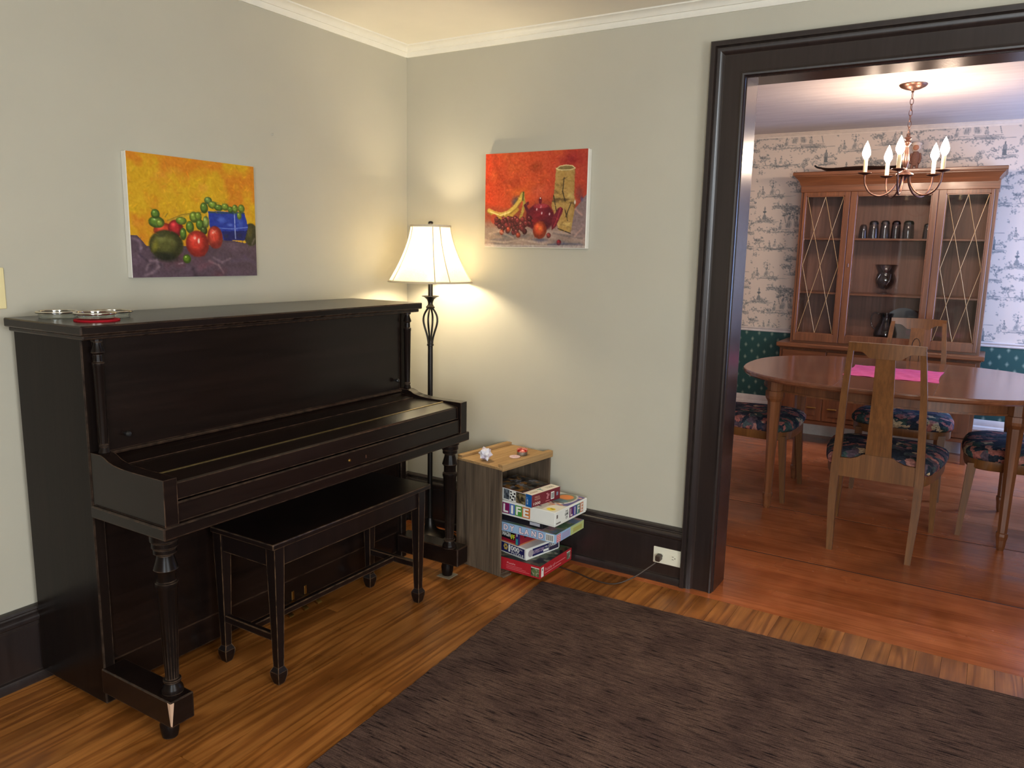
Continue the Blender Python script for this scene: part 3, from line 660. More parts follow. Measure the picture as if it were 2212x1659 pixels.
def painting1():
    P = Paint(216, 268, (206, 158, 28)); n = vnoise(216, 268, (5, 6), 4, 4)
    P.blend(np.clip((n-0.46)*5, 0, 1)*0.8, (204, 118, 28)); P.blend(np.clip((vnoise(216, 268, (4, 7), 9, 4)-0.52)*5, 0, 1)*0.6, (214, 176, 30)); P.blend(np.clip((vnoise(216, 268, (9, 9), 15, 3)-0.6)*5, 0, 1)*0.4, (222, 150, 60))
    cloth = [(0, .655), (.05, .66), (.11, .74), (.2, .75), (.6, .72), (.72, .665), (.9, .70), (1, .63), (1, 1), (0, 1)]
    P.poly(cloth, (84, 66, 76)); cl = np.clip((P.Y-0.64)*30, 0, 1)
    P.blend(cl*np.clip((vnoise(216, 268, (7, 5), 21, 4)-.5)*3, 0, 1)*.55*(P.Y > .7), (112, 88, 104)); P.blend(np.clip((vnoise(216, 268, (5, 6), 33, 3)-.56)*4, 0, 1)*.6*(P.Y > .8), (104, 56, 66))
    P.ell(.955, .62, .07, .11, (56, 54, 28)); P.ell(.94, .60, .04, .07, (78, 74, 36), 0, .6)
    bowl = [(.59, .43), (.90, .42), (.93, .55), (.895, .675), (.715, .68), (.60, .57)]
    P.poly(bowl, (38, 58, 150)); P.poly([(.70, .60), (.92, .585), (.895, .675), (.715, .68)], (26, 34, 96)); P.ell(.70, .50, .05, .035, (84, 110, 196), 0, .8, .8); P.ell(.86, .52, .035, .05, (70, 96, 180), 0, .8, .7); P.ell(.77, .54, .03, .02, (120, 142, 212), 0, .8, .7)
    P.line([(.812, .43), (.815, .66)], .006, (176, 190, 226), .8); P.line([(.63, .57), (.78, .575), (.925, .555)], .006, (120, 142, 210), .7); P.line([(.60, .44), (.90, .43)], .008, (50, 76, 60), .8); P.ell(.735, .64, .03, .03, (40, 40, 60), 0, .8, .8); P.ell(.85, .63, .03, .03, (40, 40, 70), 0, .8, .8)
    P.line([(.27, .53), (.38, .475), (.47, .455), (.56, .44)], .006, (150, 120, 40)); P.line([(.255, .50), (.275, .47)], .004, (120, 100, 40)); P.line([(.29, .53), (.44, .47)], .005, (176, 150, 60))
    P.ball(.245, .615, .085, .07, (196, 66, 42)); P.ball(.33, .59, .06, .075, (176, 40, 44))
    g = (122, 146, 50); g2 = (94, 126, 44)
    for x, y, rx, ry, c in [(.19, .545, .062, .05, g2), (.185, .48, .034, .042, g2), (.215, .555, .03, .035, g), (.375, .525, .045, .035, g), (.44, .575, .034, .055, g2), (.385, .635, .027, .055, g2), (.475, .49, .038, .05, g), (.52, .55, .034, .05, g2), (.51, .48, .03, .04, g), (.57, .525, .027, .055, (138, 158, 74)), (.55, .60, .03, .04, (70, 88, 34)), (.595, .34, .034, .034, (110, 140, 70)), (.56, .405, .034, .05, g2), (.63, .375, .04, .035, g), (.68, .395, .04, .03, g2), (.735, .385, .034, .033, g), (.78, .405, .026, .03, g2), (.82, .395, .028, .04, g), (.875, .39, .032, .04, g), (.855, .455, .022, .035, g)]:
        P.ball(x, y, rx, ry, c, (196, 206, 150))
    P.ball(.255, .73, .135, .13, (84, 84, 38)); P.ell(.17, .74, .03, .07, (132, 124, 40), .3, .8, .8); P.ell(.25, .83, .12, .05, (34, 36, 24), .1, .6, .9); P.ell(.29, .70, .06, .03, (112, 112, 62), .4, .9, .8); P.ell(.22, .65, .05, .03, (66, 66, 36), 0, .8)
    P.ball(.64, .655, .068, .105, (196, 66, 48), (244, 200, 180)); P.ell(.65, .72, .05, .04, (130, 40, 36), 0, .8, .8)
    P.ball(.495, .715, .098, .12, (200, 56, 42), (246, 190, 170)); P.ell(.50, .79, .06, .03, (150, 36, 30), 0, .9, .7); P.ell(.505, .69, .012, .03, (250, 214, 196), .1, .6)
    P.ball(.405, .845, .034, .04, (92, 122, 28), (220, 232, 160))
    for pts, wd, c, o in [([(.01, .68), (.06, .70), (.07, .76), (.05, .82)], .014, (140, 116, 130), .8), ([(.10, .93), (.13, .86), (.18, .86), (.19, .91), (.14, .96), (.09, .98)], .013, (146, 122, 132), .8), ([(.05, .80), (.12, .88)], .012, (60, 46, 56), .8), ([(.58, .86), (.66, .90), (.70, .97)], .01, (160, 132, 134), .8), ([(.62, .83), (.69, .875), (.76, .84)], .012, (150, 126, 136), .7), ([(.34, .885), (.37, .88)], .008, (190, 176, 176), .9), ([(.45, .93), (.47, .99)], .02, (44, 32, 40), .8), ([(.78, .86), (.90, .84), (.98, .88)], .02, (104, 88, 112), .6), ([(.5, .93), (.6, .88)], .025, (122, 72, 82), .7), ([(.965, .70), (.985, .66)], .01, (160, 146, 160), .7)]:
        P.line(pts, wd*1.5, c, o*.62, .95)
    strokes(P, 420, 3)
    P.a += (vnoise(216, 268, (60, 70), 5, 2)[..., None]-.5)*22
    return P.a
def painting2():
    h, w = 216, 268; P = Paint(h, w, (206, 80, 42)); n = vnoise(h, w, (6, 7), 14, 4)
    P.blend(np.clip((P.X-.45)*1.6, 0, 1)*.85, (156, 50, 42)); P.blend(np.clip((n-.5)*4, 0, 1)*.5, (214, 98, 44)); P.blend(np.clip((.22-P.X)*5, 0, 1)*.7, (230, 70, 34)); P.blend(np.clip((vnoise(h, w, (10, 12), 5, 3)-.58)*5, 0, 1)*.35, (156, 58, 30))
    P.ell(.09, .24, .06, .1, (238, 110, 56), 0, .9, .6); P.ell(.52, .16, .09, .07, (150, 62, 30), 0, .9, .7); P.ell(.30, .62, .16, .06, (150, 84, 44), 0, .9, .7); P.ell(.85, .1, .14, .12, (138, 26, 32), 0, .9, .8); P.ell(.35, .42, .12, .07, (222, 112, 40), 0, .9, .7); P.ell(.55, .42, .1, .1, (204, 92, 66), 0, .9, .6)
    sh = np.clip((P.Y-.50-.06*np.sin(P.X*7))*9, 0, 1); P.blend(sh*.8*(1-np.clip((P.X-.9)*8, 0, 1)), (138, 62, 42))
    P.blend(np.clip((P.Y-.68)*8, 0, 1), (142, 120, 108)); P.poly([(.88, .62), (1, .45), (1, .9), (.84, .86)], (130, 108, 106)); P.blend(np.clip((vnoise(h, w, (18, 5), 8, 3)-.5)*5, 0, 1)*np.clip((P.Y-.72)*8, 0, 1)*.7, (176, 150, 136)); P.blend(np.clip((vnoise(h, w, (14, 4), 88, 3)-.55)*5, 0, 1)*np.clip((P.Y-.72)*8, 0, 1)*.7, (96, 88, 92))
    P.ell(.32, .52, .06, .09, (84, 80, 84), .6, .8, .9); P.ell(.93, .45, .05, .12, (110, 60, 60), 0, .9, .7); P.ell(.955, .50, .02, .04, (66, 76, 120), 0, .8, .7)
    v = [(.706, .18), (.80, .16), (.886, .18), (.886, .47), (.90, .545), (.862, .84), (.75, .82), (.67, .56), (.695, .42)]
    P.poly(v, (172, 136, 74)); n2 = vnoise(h, w, (16, 10), 3, 4); msk = np.zeros((h, w)); Q = Paint(h, w, (0, 0, 0)); Q.poly(v, (1, 1, 1)); msk = Q.a[..., 0]
    P.blend(msk*np.clip((n2-.55)*7, 0, 1)*.8, (84, 62, 34)); P.blend(msk*np.clip((vnoise(h, w, (12, 9), 31, 4)-.55)*6, 0, 1)*.7, (206, 178, 110)); P.blend(msk*np.clip((P.X-.84)*12, 0, 1)*.5, (120, 84, 44))
    P.ell(.796, .185, .085, .03, (126, 106, 62)); P.line([(.71, .19), (.74, .165), (.80, .155), (.86, .165), (.885, .19), (.84, .205), (.76, .205), (.71, .19)], .006, (216, 196, 140))
    for a in ([(.785, .28), (.775, .42), (.80, .52)], [(.86, .53), (.81, .68)], [(.69, .46), (.72, .62)], [(.80, .60), (.83, .72)], [(.74, .80), (.86, .85)]): P.line(a, .007, (46, 34, 24), .9)
    P.ell(.893, .53, .012, .03, (200, 190, 170), 0, .5)
    P.line([(.04, .61), (.09, .645), (.16, .665), (.24, .645), (.31, .58), (.36, .50), (.385, .44)], .034, (150, 116, 40)); P.line([(.045, .605), (.10, .635), (.17, .65), (.24, .63), (.31, .57), (.36, .50), (.385, .44)], .026, (216, 180, 84)); P.line([(.39, .45), (.405, .53), (.39, .62), (.365, .70)], .022, (176, 150, 66)); P.line([(.395, .42), (.39, .50)], .012, (92, 100, 44)); P.line([(.08, .66), (.18, .69), (.28, .66), (.34, .60)], .022, (190, 148, 60)); P.line([(.06, .62), (.16, .66), (.26, .625)], .006, (240, 222, 150))
    P.line([(.44, .535), (.415, .56), (.45, .64)], .022, (88, 22, 38)); P.ell(.563, .685, .148, .15, (92, 18, 34)); P.ell(.55, .65, .12, .07, (136, 26, 40), 0, .9, .8); P.ell(.50, .72, .09, .05, (150, 30, 38), .2, .8, .8); P.ell(.60, .77, .09, .06, (64, 14, 30), 0, .8, .8)
    P.poly([(.68, .70), (.735, .59), (.76, .575), (.785, .60), (.775, .64), (.72, .78), (.68, .82)], (110, 24, 40)); P.line([(.76, .585), (.73, .70), (.70, .78)], .007, (176, 60, 66), .8)
    P.ell(.57, .575, .085, .036, (112, 22, 40)); P.ell(.57, .565, .07, .025, (160, 50, 62)); P.ell(.563, .51, .016, .04, (104, 20, 36)); P.ell(.563, .485, .006, .008, (240, 220, 214))
    for x, y in ((.58, .64), (.655, .65), (.53, .60), (.57, .575)): P.ell(x, y, .009, .02, (232, 206, 204), .2, .6, .9)
    P.ell(.10, .70, .04, .06, (170, 64, 40), -.5); P.ell(.25, .87, .1, .03, (92, 94, 98), 0, .7, .9); P.ell(.40, .88, .08, .03, (104, 96, 98), 0, .8, .8); P.ell(.57, .92, .1, .03, (74, 78, 100), 0, .8, .8)
    rg = np.random.RandomState(2)
    for k in range(46):
        x = rg.uniform(.11, .47); y = .70+rg.uniform(0, .15)-abs(x-.28)*.12
        c = np.array((118, 40, 44.))*rg.uniform(.7, 1.25); P.ball(x, y, .026, .034, c, (226, 190, 186) if rg.rand() < .5 else None)
    for x, y in ((.18, .84), (.35, .87), (.25, .81)): P.ball(x, y, .025, .032, (176, 66, 40), (240, 200, 180))
    P.ball(.563, .815, .072, .10, (198, 72, 38)); P.ell(.57, .80, .03, .04, (222, 130, 60), 0, .9, .8); P.ball(.652, .872, .023, .03, (140, 46, 44)); P.ball(.752, .945, .024, .033, (136, 26, 34))
    for pts, c in [([(0, .93), (.2, .95), (.4, .92), (.6, .96)], (190, 168, 150)), ([(.65, .97), (.8, .955), (.97, .96)], (72, 78, 104)), ([(.7, .85), (.85, .88), (.97, .90)], (92, 82, 84)), ([(.05, .86), (.15, .83), (.3, .9)], (196, 166, 146)), ([(.9, .88), (.96, .80)], (206, 160, 140)), ([(0, .985), (.5, .985), (1, .985)], (214, 206, 196)), ([(.9, .60), (.96, .66)], (200, 150, 134))]: P.line(pts, .018, c, .55, .95)
    strokes(P, 520, 8)
    P.a += (vnoise(h, w, (60, 70), 6, 2)[..., None]-.5)*26
    return P.a
c1 = thing('canvas_painting', (0.0, -1.265, 1.322), 'unframed still life painting of fruit and a blue bowl on a yellow ground', 'painting')
MB().box(0.001, 0.028, -1.537, -0.993, 1.320, 1.752, 0.002).build('stretched_canvas', M['paper'], c1)
grid_obj('painted_face', painting1(), (0.0286, -1.536, 1.751), (0, 0.542, 0), (0, 0, -0.430), M['attr'], c1)
c2 = thing('canvas_painting', (0.767, 0.0, 1.457), 'unframed still life painting of a banana and a red teapot on an orange ground', 'painting')
MB().box(0.499, 1.037, -0.029, -0.001, 1.457, 1.887, 0.002).build('stretched_canvas', M['paper'], c2)
grid_obj('painted_face', painting2(), (0.4995, -0.0296, 1.8865), (0.533, 0, 0), (0, 0, -0.426), M['attr'], c2)

# ------------------------------------------------------------------ floor lamp
lx, ly = 0.310, -0.205
l = thing('floor_lamp', (lx, ly, 0), 'lit floor lamp with a cream bell shade in the corner behind the piano', 'lamp')
MB().lathe([(0.001, 0.0), (0.132, 0.0), (0.135, 0.006), (0.130, 0.012), (0.100, 0.024), (0.062, 0.040), (0.035, 0.062), (0.022, 0.090), (0.018, 0.110), (0.016, 0.118)], 48, (lx, ly, 0)).build('base', M['iron'], l, smooth=50)
MB().lathe([(0.0125, 0.11), (0.0125, 0.985)], 20, (lx, ly, 0)).build('pole', M['iron'], l, smooth=50)
MB().lathe([(0.0125, 0.982), (0.0165, 0.984), (0.0165, 0.992), (0.0125, 0.994), (0.0115, 1.01)], 20, (lx, ly, 0)).build('collar', M['iron'], l, smooth=40)
for k in range(4):
    a = R(20+90*k); pts = []
    for i in range(17):
        t = i/16; z = 0.994+t*0.172; rr = 0.010+0.025*math.sin(PI*t**1.7)
        pts.append((lx+rr*math.cos(a), ly+rr*math.sin(a), z))
    MB().tube(pts, 0.0048, 8).build('cage_rod', M['iron'], l, smooth=50)
MB().lathe([(0.008, 1.160), (0.020, 1.164), (0.022, 1.170), (0.016, 1.176), (0.012, 1.184), (0.013, 1.194), (0.018, 1.206), (0.030, 1.216), (0.042, 1.221), (0.041, 1.223), (0.028, 1.220), (0.012, 1.214)], 32, (lx, ly, 0)).build('cup', M['iron'], l, smooth=50)
MB().lathe([(0.0115, 1.21), (0.0115, 1.30), (0.016, 1.305), (0.016, 1.340), (0.010, 1.345)], 20, (lx, ly, 0)).build('neck', M['iron'], l, smooth=40)
# bulb
m_bulb = emit('lamp_bulb_glow', (1.0, 0.80, 0.52, 1), 14)
bulb = MB().lathe([(0.012, 1.343), (0.014, 1.355), (0.024, 1.380), (0.030, 1.405), (0.026, 1.430), (0.012, 1.443), (0.001, 1.445)], 20, (lx, ly, 0)).build('bulb', m_bulb, l, smooth=60)
ll = bpy.data.lights.new('lamp_light', 'POINT'); ll.energy = 17; ll.color = (1.0, 0.84, 0.58); ll.shadow_soft_size = 0.05
lo = bpy.data.objects.new('lamp_light', ll); COL.objects.link(lo); lo.parent = l; lo.location = (0, 0, 1.408)
# shade: bell, translucent cloth
m_sh = bpy.data.materials.new('shade_cloth'); m_sh.use_nodes = True; t_ = m_sh.node_tree; t_.nodes.clear()
o_ = N(t_, 'ShaderNodeOutputMaterial'); df = N(t_, 'ShaderNodeBsdfDiffuse'); tr = N(t_, 'ShaderNodeBsdfTranslucent'); mx = N(t_, 'ShaderNodeMixShader')
nn = noise(t_, coords(t_, (300, 300, 60)), 1.0, 2); rr_ = ramp(t_, [(0.3, srgb(238, 232, 216)), (0.7, srgb(248, 244, 234))]); L(t_, nn.outputs[0], rr_.inputs[0])
L(t_, rr_.outputs[0], df.inputs[0]); L(t_, rr_.outputs[0], tr.inputs[0]); mx.inputs[0].default_value = 0.68
L(t_, df.outputs[0], mx.inputs[1]); L(t_, tr.outputs[0], mx.inputs[2]); L(t_, mx.outputs[0], o_.inputs[0])
def shr(t):   # radius of the bell at height fraction t
    return 0.093+0.107*(1-t)**1.55
SZ0, SZ1 = 1.287, 1.553
seams = [R(a) for a in (-62, 6, 27, 76, 118, 160, 205, 250)]
rings = []
for i in range(19):
    t = i/18; ring = []
    for k in range(96):
        a = 2*PI*k/96; ring.append((lx+shr(t)*math.cos(a), ly+shr(t)*math.sin(a), SZ0+t*(SZ1-SZ0)))
    rings.append(ring)
shade = MB().ring_loft(rings, caps=False).build('lamp_shade', m_sh, l, smooth=60)
sd = shade.modifiers.new('thickness', 'SOLIDIFY'); sd.thickness = 0.0012
m_tr = plain('shade_trim', srgb(206, 192, 164), 0.8)
va = math.atan2(-3.1739-ly, 2.596-lx)     # bearing of the seams is set from the side that faces the room
for s_ in seams:
    a = va+s_
    MB().tube([(lx+(shr(t)+0.0006)*math.cos(a), ly+(shr(t)+0.0006)*math.sin(a), SZ0+t*(SZ1-SZ0)) for t in [i/14 for i in range(15)]], 0.0022, 6).build('seam', m_tr, shade, smooth=60)
for t, h in ((0.0, 0.008), (0.965, 0.010)):
    z = SZ0+t*(SZ1-SZ0); r1 = shr(t)+0.0012
    MB().lathe([(r1, z), (r1+0.0016, z), (shr(min(1, t+0.035))+0.0026, z+h), (shr(min(1, t+0.035))+0.001, z+h)], 72, (lx, ly, 0), closed=True).build('trim_band', m_tr, shade, smooth=60)
for k in range(3):
    a = R(40+120*k)
    MB().tube([(lx, ly, 1.545), (lx+shr(1)*math.cos(a), ly+shr(1)*math.sin(a), 1.550)], 0.0016, 6).build('spider_arm', M['iron'], l)
MB().tube([(lx+0.018, ly, 1.32), (lx+0.05, ly, 1.42), (lx+0.045, ly, 1.50), (lx, ly, 1.545), (lx-0.045, ly, 1.50), (lx-0.05, ly, 1.42), (lx-0.018, ly, 1.32)], 0.0016, 6).build('harp', M['iron'], l, smooth=60)
MB().lathe([(0.004, 1.540), (0.004, 1.553), (0.010, 1.556), (0.0125, 1.563), (0.010, 1.570), (0.001, 1.572)], 18, (lx, ly, 0)).build('finial', M['iron'], l, smooth=60)
# cord to the outlet
def smooth_path(pts, n=10):
    pts = [Vector(q) for q in pts]; out = []
    for i in range(len(pts)-1):
        p0 = pts[max(0, i-1)]; p1 = pts[i]; p2 = pts[i+1]; p3 = pts[min(len(pts)-1, i+2)]
        for k in range(n):
            t = k/n; out.append(0.5*((2*p1)+(-p0+p2)*t+(2*p0-5*p1+4*p2-p3)*t*t+(-p0+3*p1-3*p2+p3)*t**3))
    out.append(pts[-1]); return out
cp = smooth_path([(lx-0.02, ly+0.10, 0.010), (0.24, -0.07, 0.0035), (0.36, -0.058, 0.0035), (0.56, -0.064, 0.0035), (0.75, -0.10, 0.0035), (0.95, -0.135, 0.0035), (1.10, -0.155, 0.0035), (1.21, -0.185, 0.0035), (1.305, -0.180, 0.006), (1.375, -0.135, 0.035), (1.425, -0.088, 0.075), (1.452, -0.066, 0.100)])
MB().tube(cp, 0.0032, 8).build('cord', M['cord'], l, smooth=60)
MB().box(1.446, 1.468, -0.062, -0.026, 0.103, 0.131, 0.004).build('plug', M['cord'], l)

# ------------------------------------------------------------------ outlet and switch
o = thing('wall_outlet', (1.487, -0.020, 0.121), 'ivory outlet plate on the dark baseboard with a plug in it', 'outlet')
MB().box(1.4235, 1.5515, -0.0245, -0.0185, 0.084, 0.158, 0.002).build('plate', M['ivory'], o)
for x in (1.458, 1.516):
    ov = [(x+0.0165*math.cos(a), 0.121+max(-0.0135, min(0.0135, 0.0165*math.sin(a)))) for a in [k*2*PI/24 for k in range(24)]]
    rc = MB().prism(ov, 1, -0.0262, -0.0235).build('receptacle', M['ivory'], o)
    for dz in (-0.006, 0.006): MB().box(x-0.005, x+0.003, -0.0266, -0.0255, 0.121+dz-0.0011, 0.121+dz+0.0011).build('slot', M['black_plastic'], rc)
    MB().lathe([(0.001, 0), (0.0022, 0), (0.0022, 0.001), (0.001, 0.001)], 10).build('ground_hole', M['black_plastic'], rc, local=True).matrix_local = Matrix.Translation((x+0.009-1.487, -0.0262+0.020, 0)) @ Matrix.Rotation(R(90), 4, 'X')
s = thing('light_switch', (0.0, -1.98, 1.295), 'cream light switch plate on the left wall beyond the piano', 'switch')
MB().box(0.0, 0.006, -2.020, -1.943, 1.232, 1.358, 0.002).build('plate', M['switch'], s)
MB().box(0.005, 0.014, -1.987, -1.977, 1.285, 1.305, 0.001).build('toggle', M['switch'], s)

# ------------------------------------------------------------------ rug
m_rug, t_, b_ = nt('brown_streaked_rug')
n1 = noise(t_, coords(t_, (12, 165, 1), rot=(0, 0, R(-3))), 1.0, 4, 0.65, 0.4); n2 = noise(t_, coords(t_, (1, 1, 1)), 5.0, 4, 0.6); n3 = noise(t_, coords(t_, (1, 1, 1)), 420, 2)
r1 = ramp(t_, [(0.36, srgb(36, 27, 27)), (0.45, srgb(86, 67, 58)), (0.70, srgb(110, 88, 77))]); L(t_, n1.outputs[0], r1.inputs[0])
r2 = ramp(t_, [(0.30, (0.62, 0.58, 0.62, 1)), (0.65, (1.08, 1.05, 1.02, 1))]); L(t_, n2.outputs[0], r2.inputs[0])
r3 = ramp(t_, [(0.3, (0.6, 0.6, 0.6, 1)), (0.7, (1.25, 1.25, 1.25, 1))]); L(t_, n3.outputs[0], r3.inputs[0])
cc = mixc(t_, 1.0, mixc(t_, 1.0, r1.outputs[0], r2.outputs[0], 'MULTIPLY'), r3.outputs[0], 'MULTIPLY'); L(t_, cc, b_.inputs['Base Color'])
b_.inputs['Roughness'].default_value = 0.95; b_.inputs['Specular IOR Level'].default_value = 0.08
bump(t_, b_, n3.outputs[0], 0.6, 0.004)
def lerp(a, b, t): return Vector(a).lerp(Vector(b), t)
A, B_, C_, D_ = Vector((1.030, -0.335, 0)), Vector((3.40, -0.215, 0)), Vector((3.48, -3.3, 0)), Vector((1.175, -3.3, 0))
edge = []; rr = random.Random(5)
for a, b2 in ((A, B_), (B_, C_), (C_, D_), (D_, A)):
    n = 120
    for i in range(n):
        q = lerp(a, b2, i/n); q += Vector((rr.uniform(-1, 1), rr.uniform(-1, 1), 0))*0.0018; edge.append(q)
ctr = Vector((2.25, -1.8, 0)); sc = lambda q, k: q+(ctr-q).normalized()*k
rug = MB().ring_loft([[(q.x, q.y, 0.0005) for q in edge], [(q.x, q.y, 0.006) for q in edge], [tuple(sc(q, 0.004)+Vector((0, 0, 0.0085))) for q in edge]]).build('area_rug', m_rug)
tag(rug, 'large dark brown streaked area rug on the wooden floor', 'rug')
# ------------------------------------------------------------------ crate with games
ca = R(-8.6)     # the crate opens towards +x, turned a little
CW, CD, CH = 0.358, 0.262, 0.492
fl = Vector((0.842, -0.388, 0))             # front corner nearest the piano
cu = Vector((math.cos(ca), math.sin(ca), 0)); cv = Vector((-math.sin(ca), math.cos(ca), 0))
cc_ = fl-cu*CD/2+cv*CW/2
cr = thing('wooden_crate', cc_, 'weathered wooden crate standing on end and stuffed with games beside the piano leg', 'crate', None, ca)
hx, hy = CD/2, CW/2
def jag(y, sgn):   # rough top edge of the side boards
    return None
for sgn in (-1, 1):
    bw = [(-hx, -hx+0.105), (-hx+0.106, hx)] if sgn > 0 else [(-hx, hx-0.064), (hx-0.063, hx)]
    for a, b_ in bw:
        y0, y1 = (-hy, -hy+0.012) if sgn < 0 else (hy-0.012, hy)
        MB().box(a, b_, y0, y1, 0.0, CH, 0.0012).build('side_board', M['crate_side'], cr, local=True)
for y0, y1 in ((-hy+0.002, -0.06), (-0.0585, 0.06), (0.0615, hy-0.002)):
    MB().box(-hx-0.010, -hx+0.001, y0, y1, 0.02, CH, 0.001).build('back_board', M['crate_side'], cr, local=True)
for x0, x1 in ((-hx-0.004, -0.03), (-0.029, hx)):
    MB().box(x0, x1, -hy-0.001, hy+0.001, CH, CH+0.012, 0.0012).build('top_board', M['crate_top'], cr, local=True)
for x0, x1 in ((-hx, hx),):
    MB().box(x0, x1, -hy+0.012, hy-0.012, 0.004, 0.012).build('bottom_board', M['crate_side'], cr, local=True)
for x0, x1, z0, z1, dy in ((hx-0.022, hx+0.006, CH-0.006, CH+0.024, 0.0), (-hx-0.008, -hx+0.020, CH+0.012, CH+0.024, 0.0)):
    MB().box(x0, x1, -hy+0.004, hy+0.008, z0, z1, 0.0015).build('cleat', M['crate_top'], cr, local=True)
MB().box(hx-0.004, hx+0.024, -hy+0.003, -hy+0.055, 0.0, 0.008, 0.001).build('bottom_cleat', M['crate_side'], cr, local=True)

# text
_tm = {}
def text_mesh(s, bold=0.0):
    cu_ = bpy.data.curves.new('lettering', 'FONT'); cu_.body = s; cu_.size = 1.0; cu_.offset = bold; cu_.resolution_u = 3
    ob = bpy.data.objects.new('lettering', cu_); COL.objects.link(ob)
    dg = bpy.context.evaluated_depsgraph_get(); me = bpy.data.meshes.new_from_object(ob.evaluated_get(dg))
    bpy.data.objects.remove(ob); bpy.data.curves.remove(cu_)
    return me
FACE = {'-y': (Vector((1, 0, 0)), Vector((0, 0, 1)), Vector((0, -1, 0))), '+x': (Vector((0, 1, 0)), Vector((0, 0, 1)), Vector((1, 0, 0))), 'top': (Vector((1, 0, 0)), Vector((0, 1, 0)), Vector((0, 0, 1))),
        'top+x': (Vector((0, 1, 0)), Vector((-1, 0, 0)), Vector((0, 0, 1)))}
def face_origin(face, dims):
    lx_, ly_, h = dims
    return {'-y': Vector((-lx_/2, -ly_/2, 0)), '+x': Vector((lx_/2, -ly_/2, 0)), 'top': Vector((-lx_/2, -ly_/2, h)), 'top+x': Vector((lx_/2, -ly_/2, h))}[face]
def put_text(s, par, dims, face, u0, v0, u1, v1, mat, lift=0.0011, bold=0.01):
    me = text_mesh(s, bold); n = len(me.vertices)
    co = np.empty(n*3); me.vertices.foreach_get('co', co); co = co.reshape(-1, 3)
    mn, mxx = co[:, :2].min(0), co[:, :2].max(0); sp = np.maximum(mxx-mn, 1e-6)
    q = (co[:, :2]-mn)/sp; r_, u_, n_ = FACE[face]; o_ = face_origin(face, dims)
    out = np.array([tuple(o_+r_*(u0+a*(u1-u0))+u_*(v0+b_*(v1-v0))+n_*lift) for a, b_ in q])
    me.vertices.foreach_set('co', out.reshape(-1)); me.update()
    me.materials.clear(); me.materials.append(mat)
    ob = bpy.data.objects.new('lettering', me); COL.objects.link(ob); ob.parent = par; return ob
def put_quad(par, dims, face, u0, v0, u1, v1, mat, lift=0.0006, name='printed_panel'):
    r_, u_, n_ = FACE[face]; o_ = face_origin(face, dims)
    c = [o_+r_*u+u_*v for u, v in ((u0, v0), (u1, v0), (u1, v1), (u0, v1))]
    return MB().ring_loft([[tuple(q-n_*0.0004) for q in c], [tuple(q+n_*lift) for q in c]]).build(name, mat, par, local=True)
def put_art(par, dims, face, u0, v0, u1, v1, arr, lift=0.0008):
    r_, u_, n_ = FACE[face]; o_ = face_origin(face, dims)
    return grid_obj('printed_art', arr, tuple(o_+r_*u0+u_*v1+n_*lift), tuple(r_*(u1-u0)), tuple(-u_*(v1-v0)), M['print'], par, True)
_pc = {}
def card(r, g, b_):
    k = (r, g, b_)
    if k not in _pc: _pc[k] = plain('card_%d_%d_%d' % k, srgb(*k), 0.42, var=0.02)
    return _pc[k]
def game(name, label, corner, rot, dims, z, mat, lid=None, cat='game box'):
    """corner: front corner (+x, -y) in plan"""
    lx_, ly_, h = dims; a = R(rot); u = Vector((math.cos(a), math.sin(a), 0)); v = Vector((-math.sin(a), math.cos(a), 0))
    c = Vector((corner[0], corner[1], z))-u*lx_/2+v*ly_/2
    g = thing(name, c, label, cat, 'games stacked in the wooden crate', a)
    if lid is None: MB().box(-lx_/2, lx_/2, -ly_/2, ly_/2, 0, h, 0.0012).build('box', mat, g, local=True)
    else:
        MB().box(-lx_/2+0.003, lx_/2-0.003, -ly_/2+0.003, ly_/2-0.003, 0, h*0.5).build('box_base', mat, g, local=True)
        MB().box(-lx_/2, lx_/2, -ly_/2, ly_/2, lid, h, 0.0015).build('box_lid', mat, g, local=True)
    return g
def blotch(h, w, cols, cells, seed):
    a = np.zeros((h, w, 3)); a[:] = cols[0]
    for i, c in enumerate(cols[1:]):
        m = np.clip((vnoise(h, w, cells, seed+i*7, 4)-0.52)*9, 0, 1)[..., None]; a = a*(1-m)+np.array(c, float)*m
    return a
WHITE = card(236, 236, 228); INK = card(24, 22, 30); YEL = card(240, 214, 40)
Z = 0.0125
# red jigsaw
D = (0.345, 0.286, 0.058)
g = game('jigsaw_puzzle_box', 'wide red puzzle box with a green picture lid at the bottom of the stack', (1.022, -0.336), -1.5, D, Z, card(176, 34, 44))
put_art(g, D, 'top', 0.002, 0.002, 0.343, 0.284, blotch(60, 72, [(78, 88, 62), (120, 110, 84), (38, 46, 32), (150, 146, 128), (60, 92, 60), (96, 70, 54), (30, 34, 34)], (7, 8), 40))
put_art(g, D, '-y', 0.298, 0.008, 0.340, 0.046, blotch(20, 26, [(96, 112, 70), (150, 150, 120), (50, 60, 44)], (5, 6), 60)); put_quad(g, D, '-y', 0.298, 0.046, 0.340, 0.049, WHITE)
put_text('Puzzle', g, D, '-y', 0.170, 0.034, 0.215, 0.043, card(226, 150, 150)); 
for k in range(3): put_quad(g, D, '-y', 0.166, 0.012+k*0.007, 0.290-0.02*k, 0.0135+k*0.007, card(222, 120, 124))
put_quad(g, D, '+x', 0.010, 0.006, 0.030, 0.050, WHITE); put_quad(g, D, '+x', 0.016, 0.034, 0.024, 0.044, INK)
put_text('Puzzle of', g, D, '+x', 0.040, 0.024, 0.130, 0.040, card(226, 140, 144)); put_quad(g, D, '+x', 0.135, 0.028, 0.225, 0.031, card(222, 130, 134)); put_quad(g, D, '+x', 0.040, 0.014, 0.185, 0.017, card(222, 130, 134))
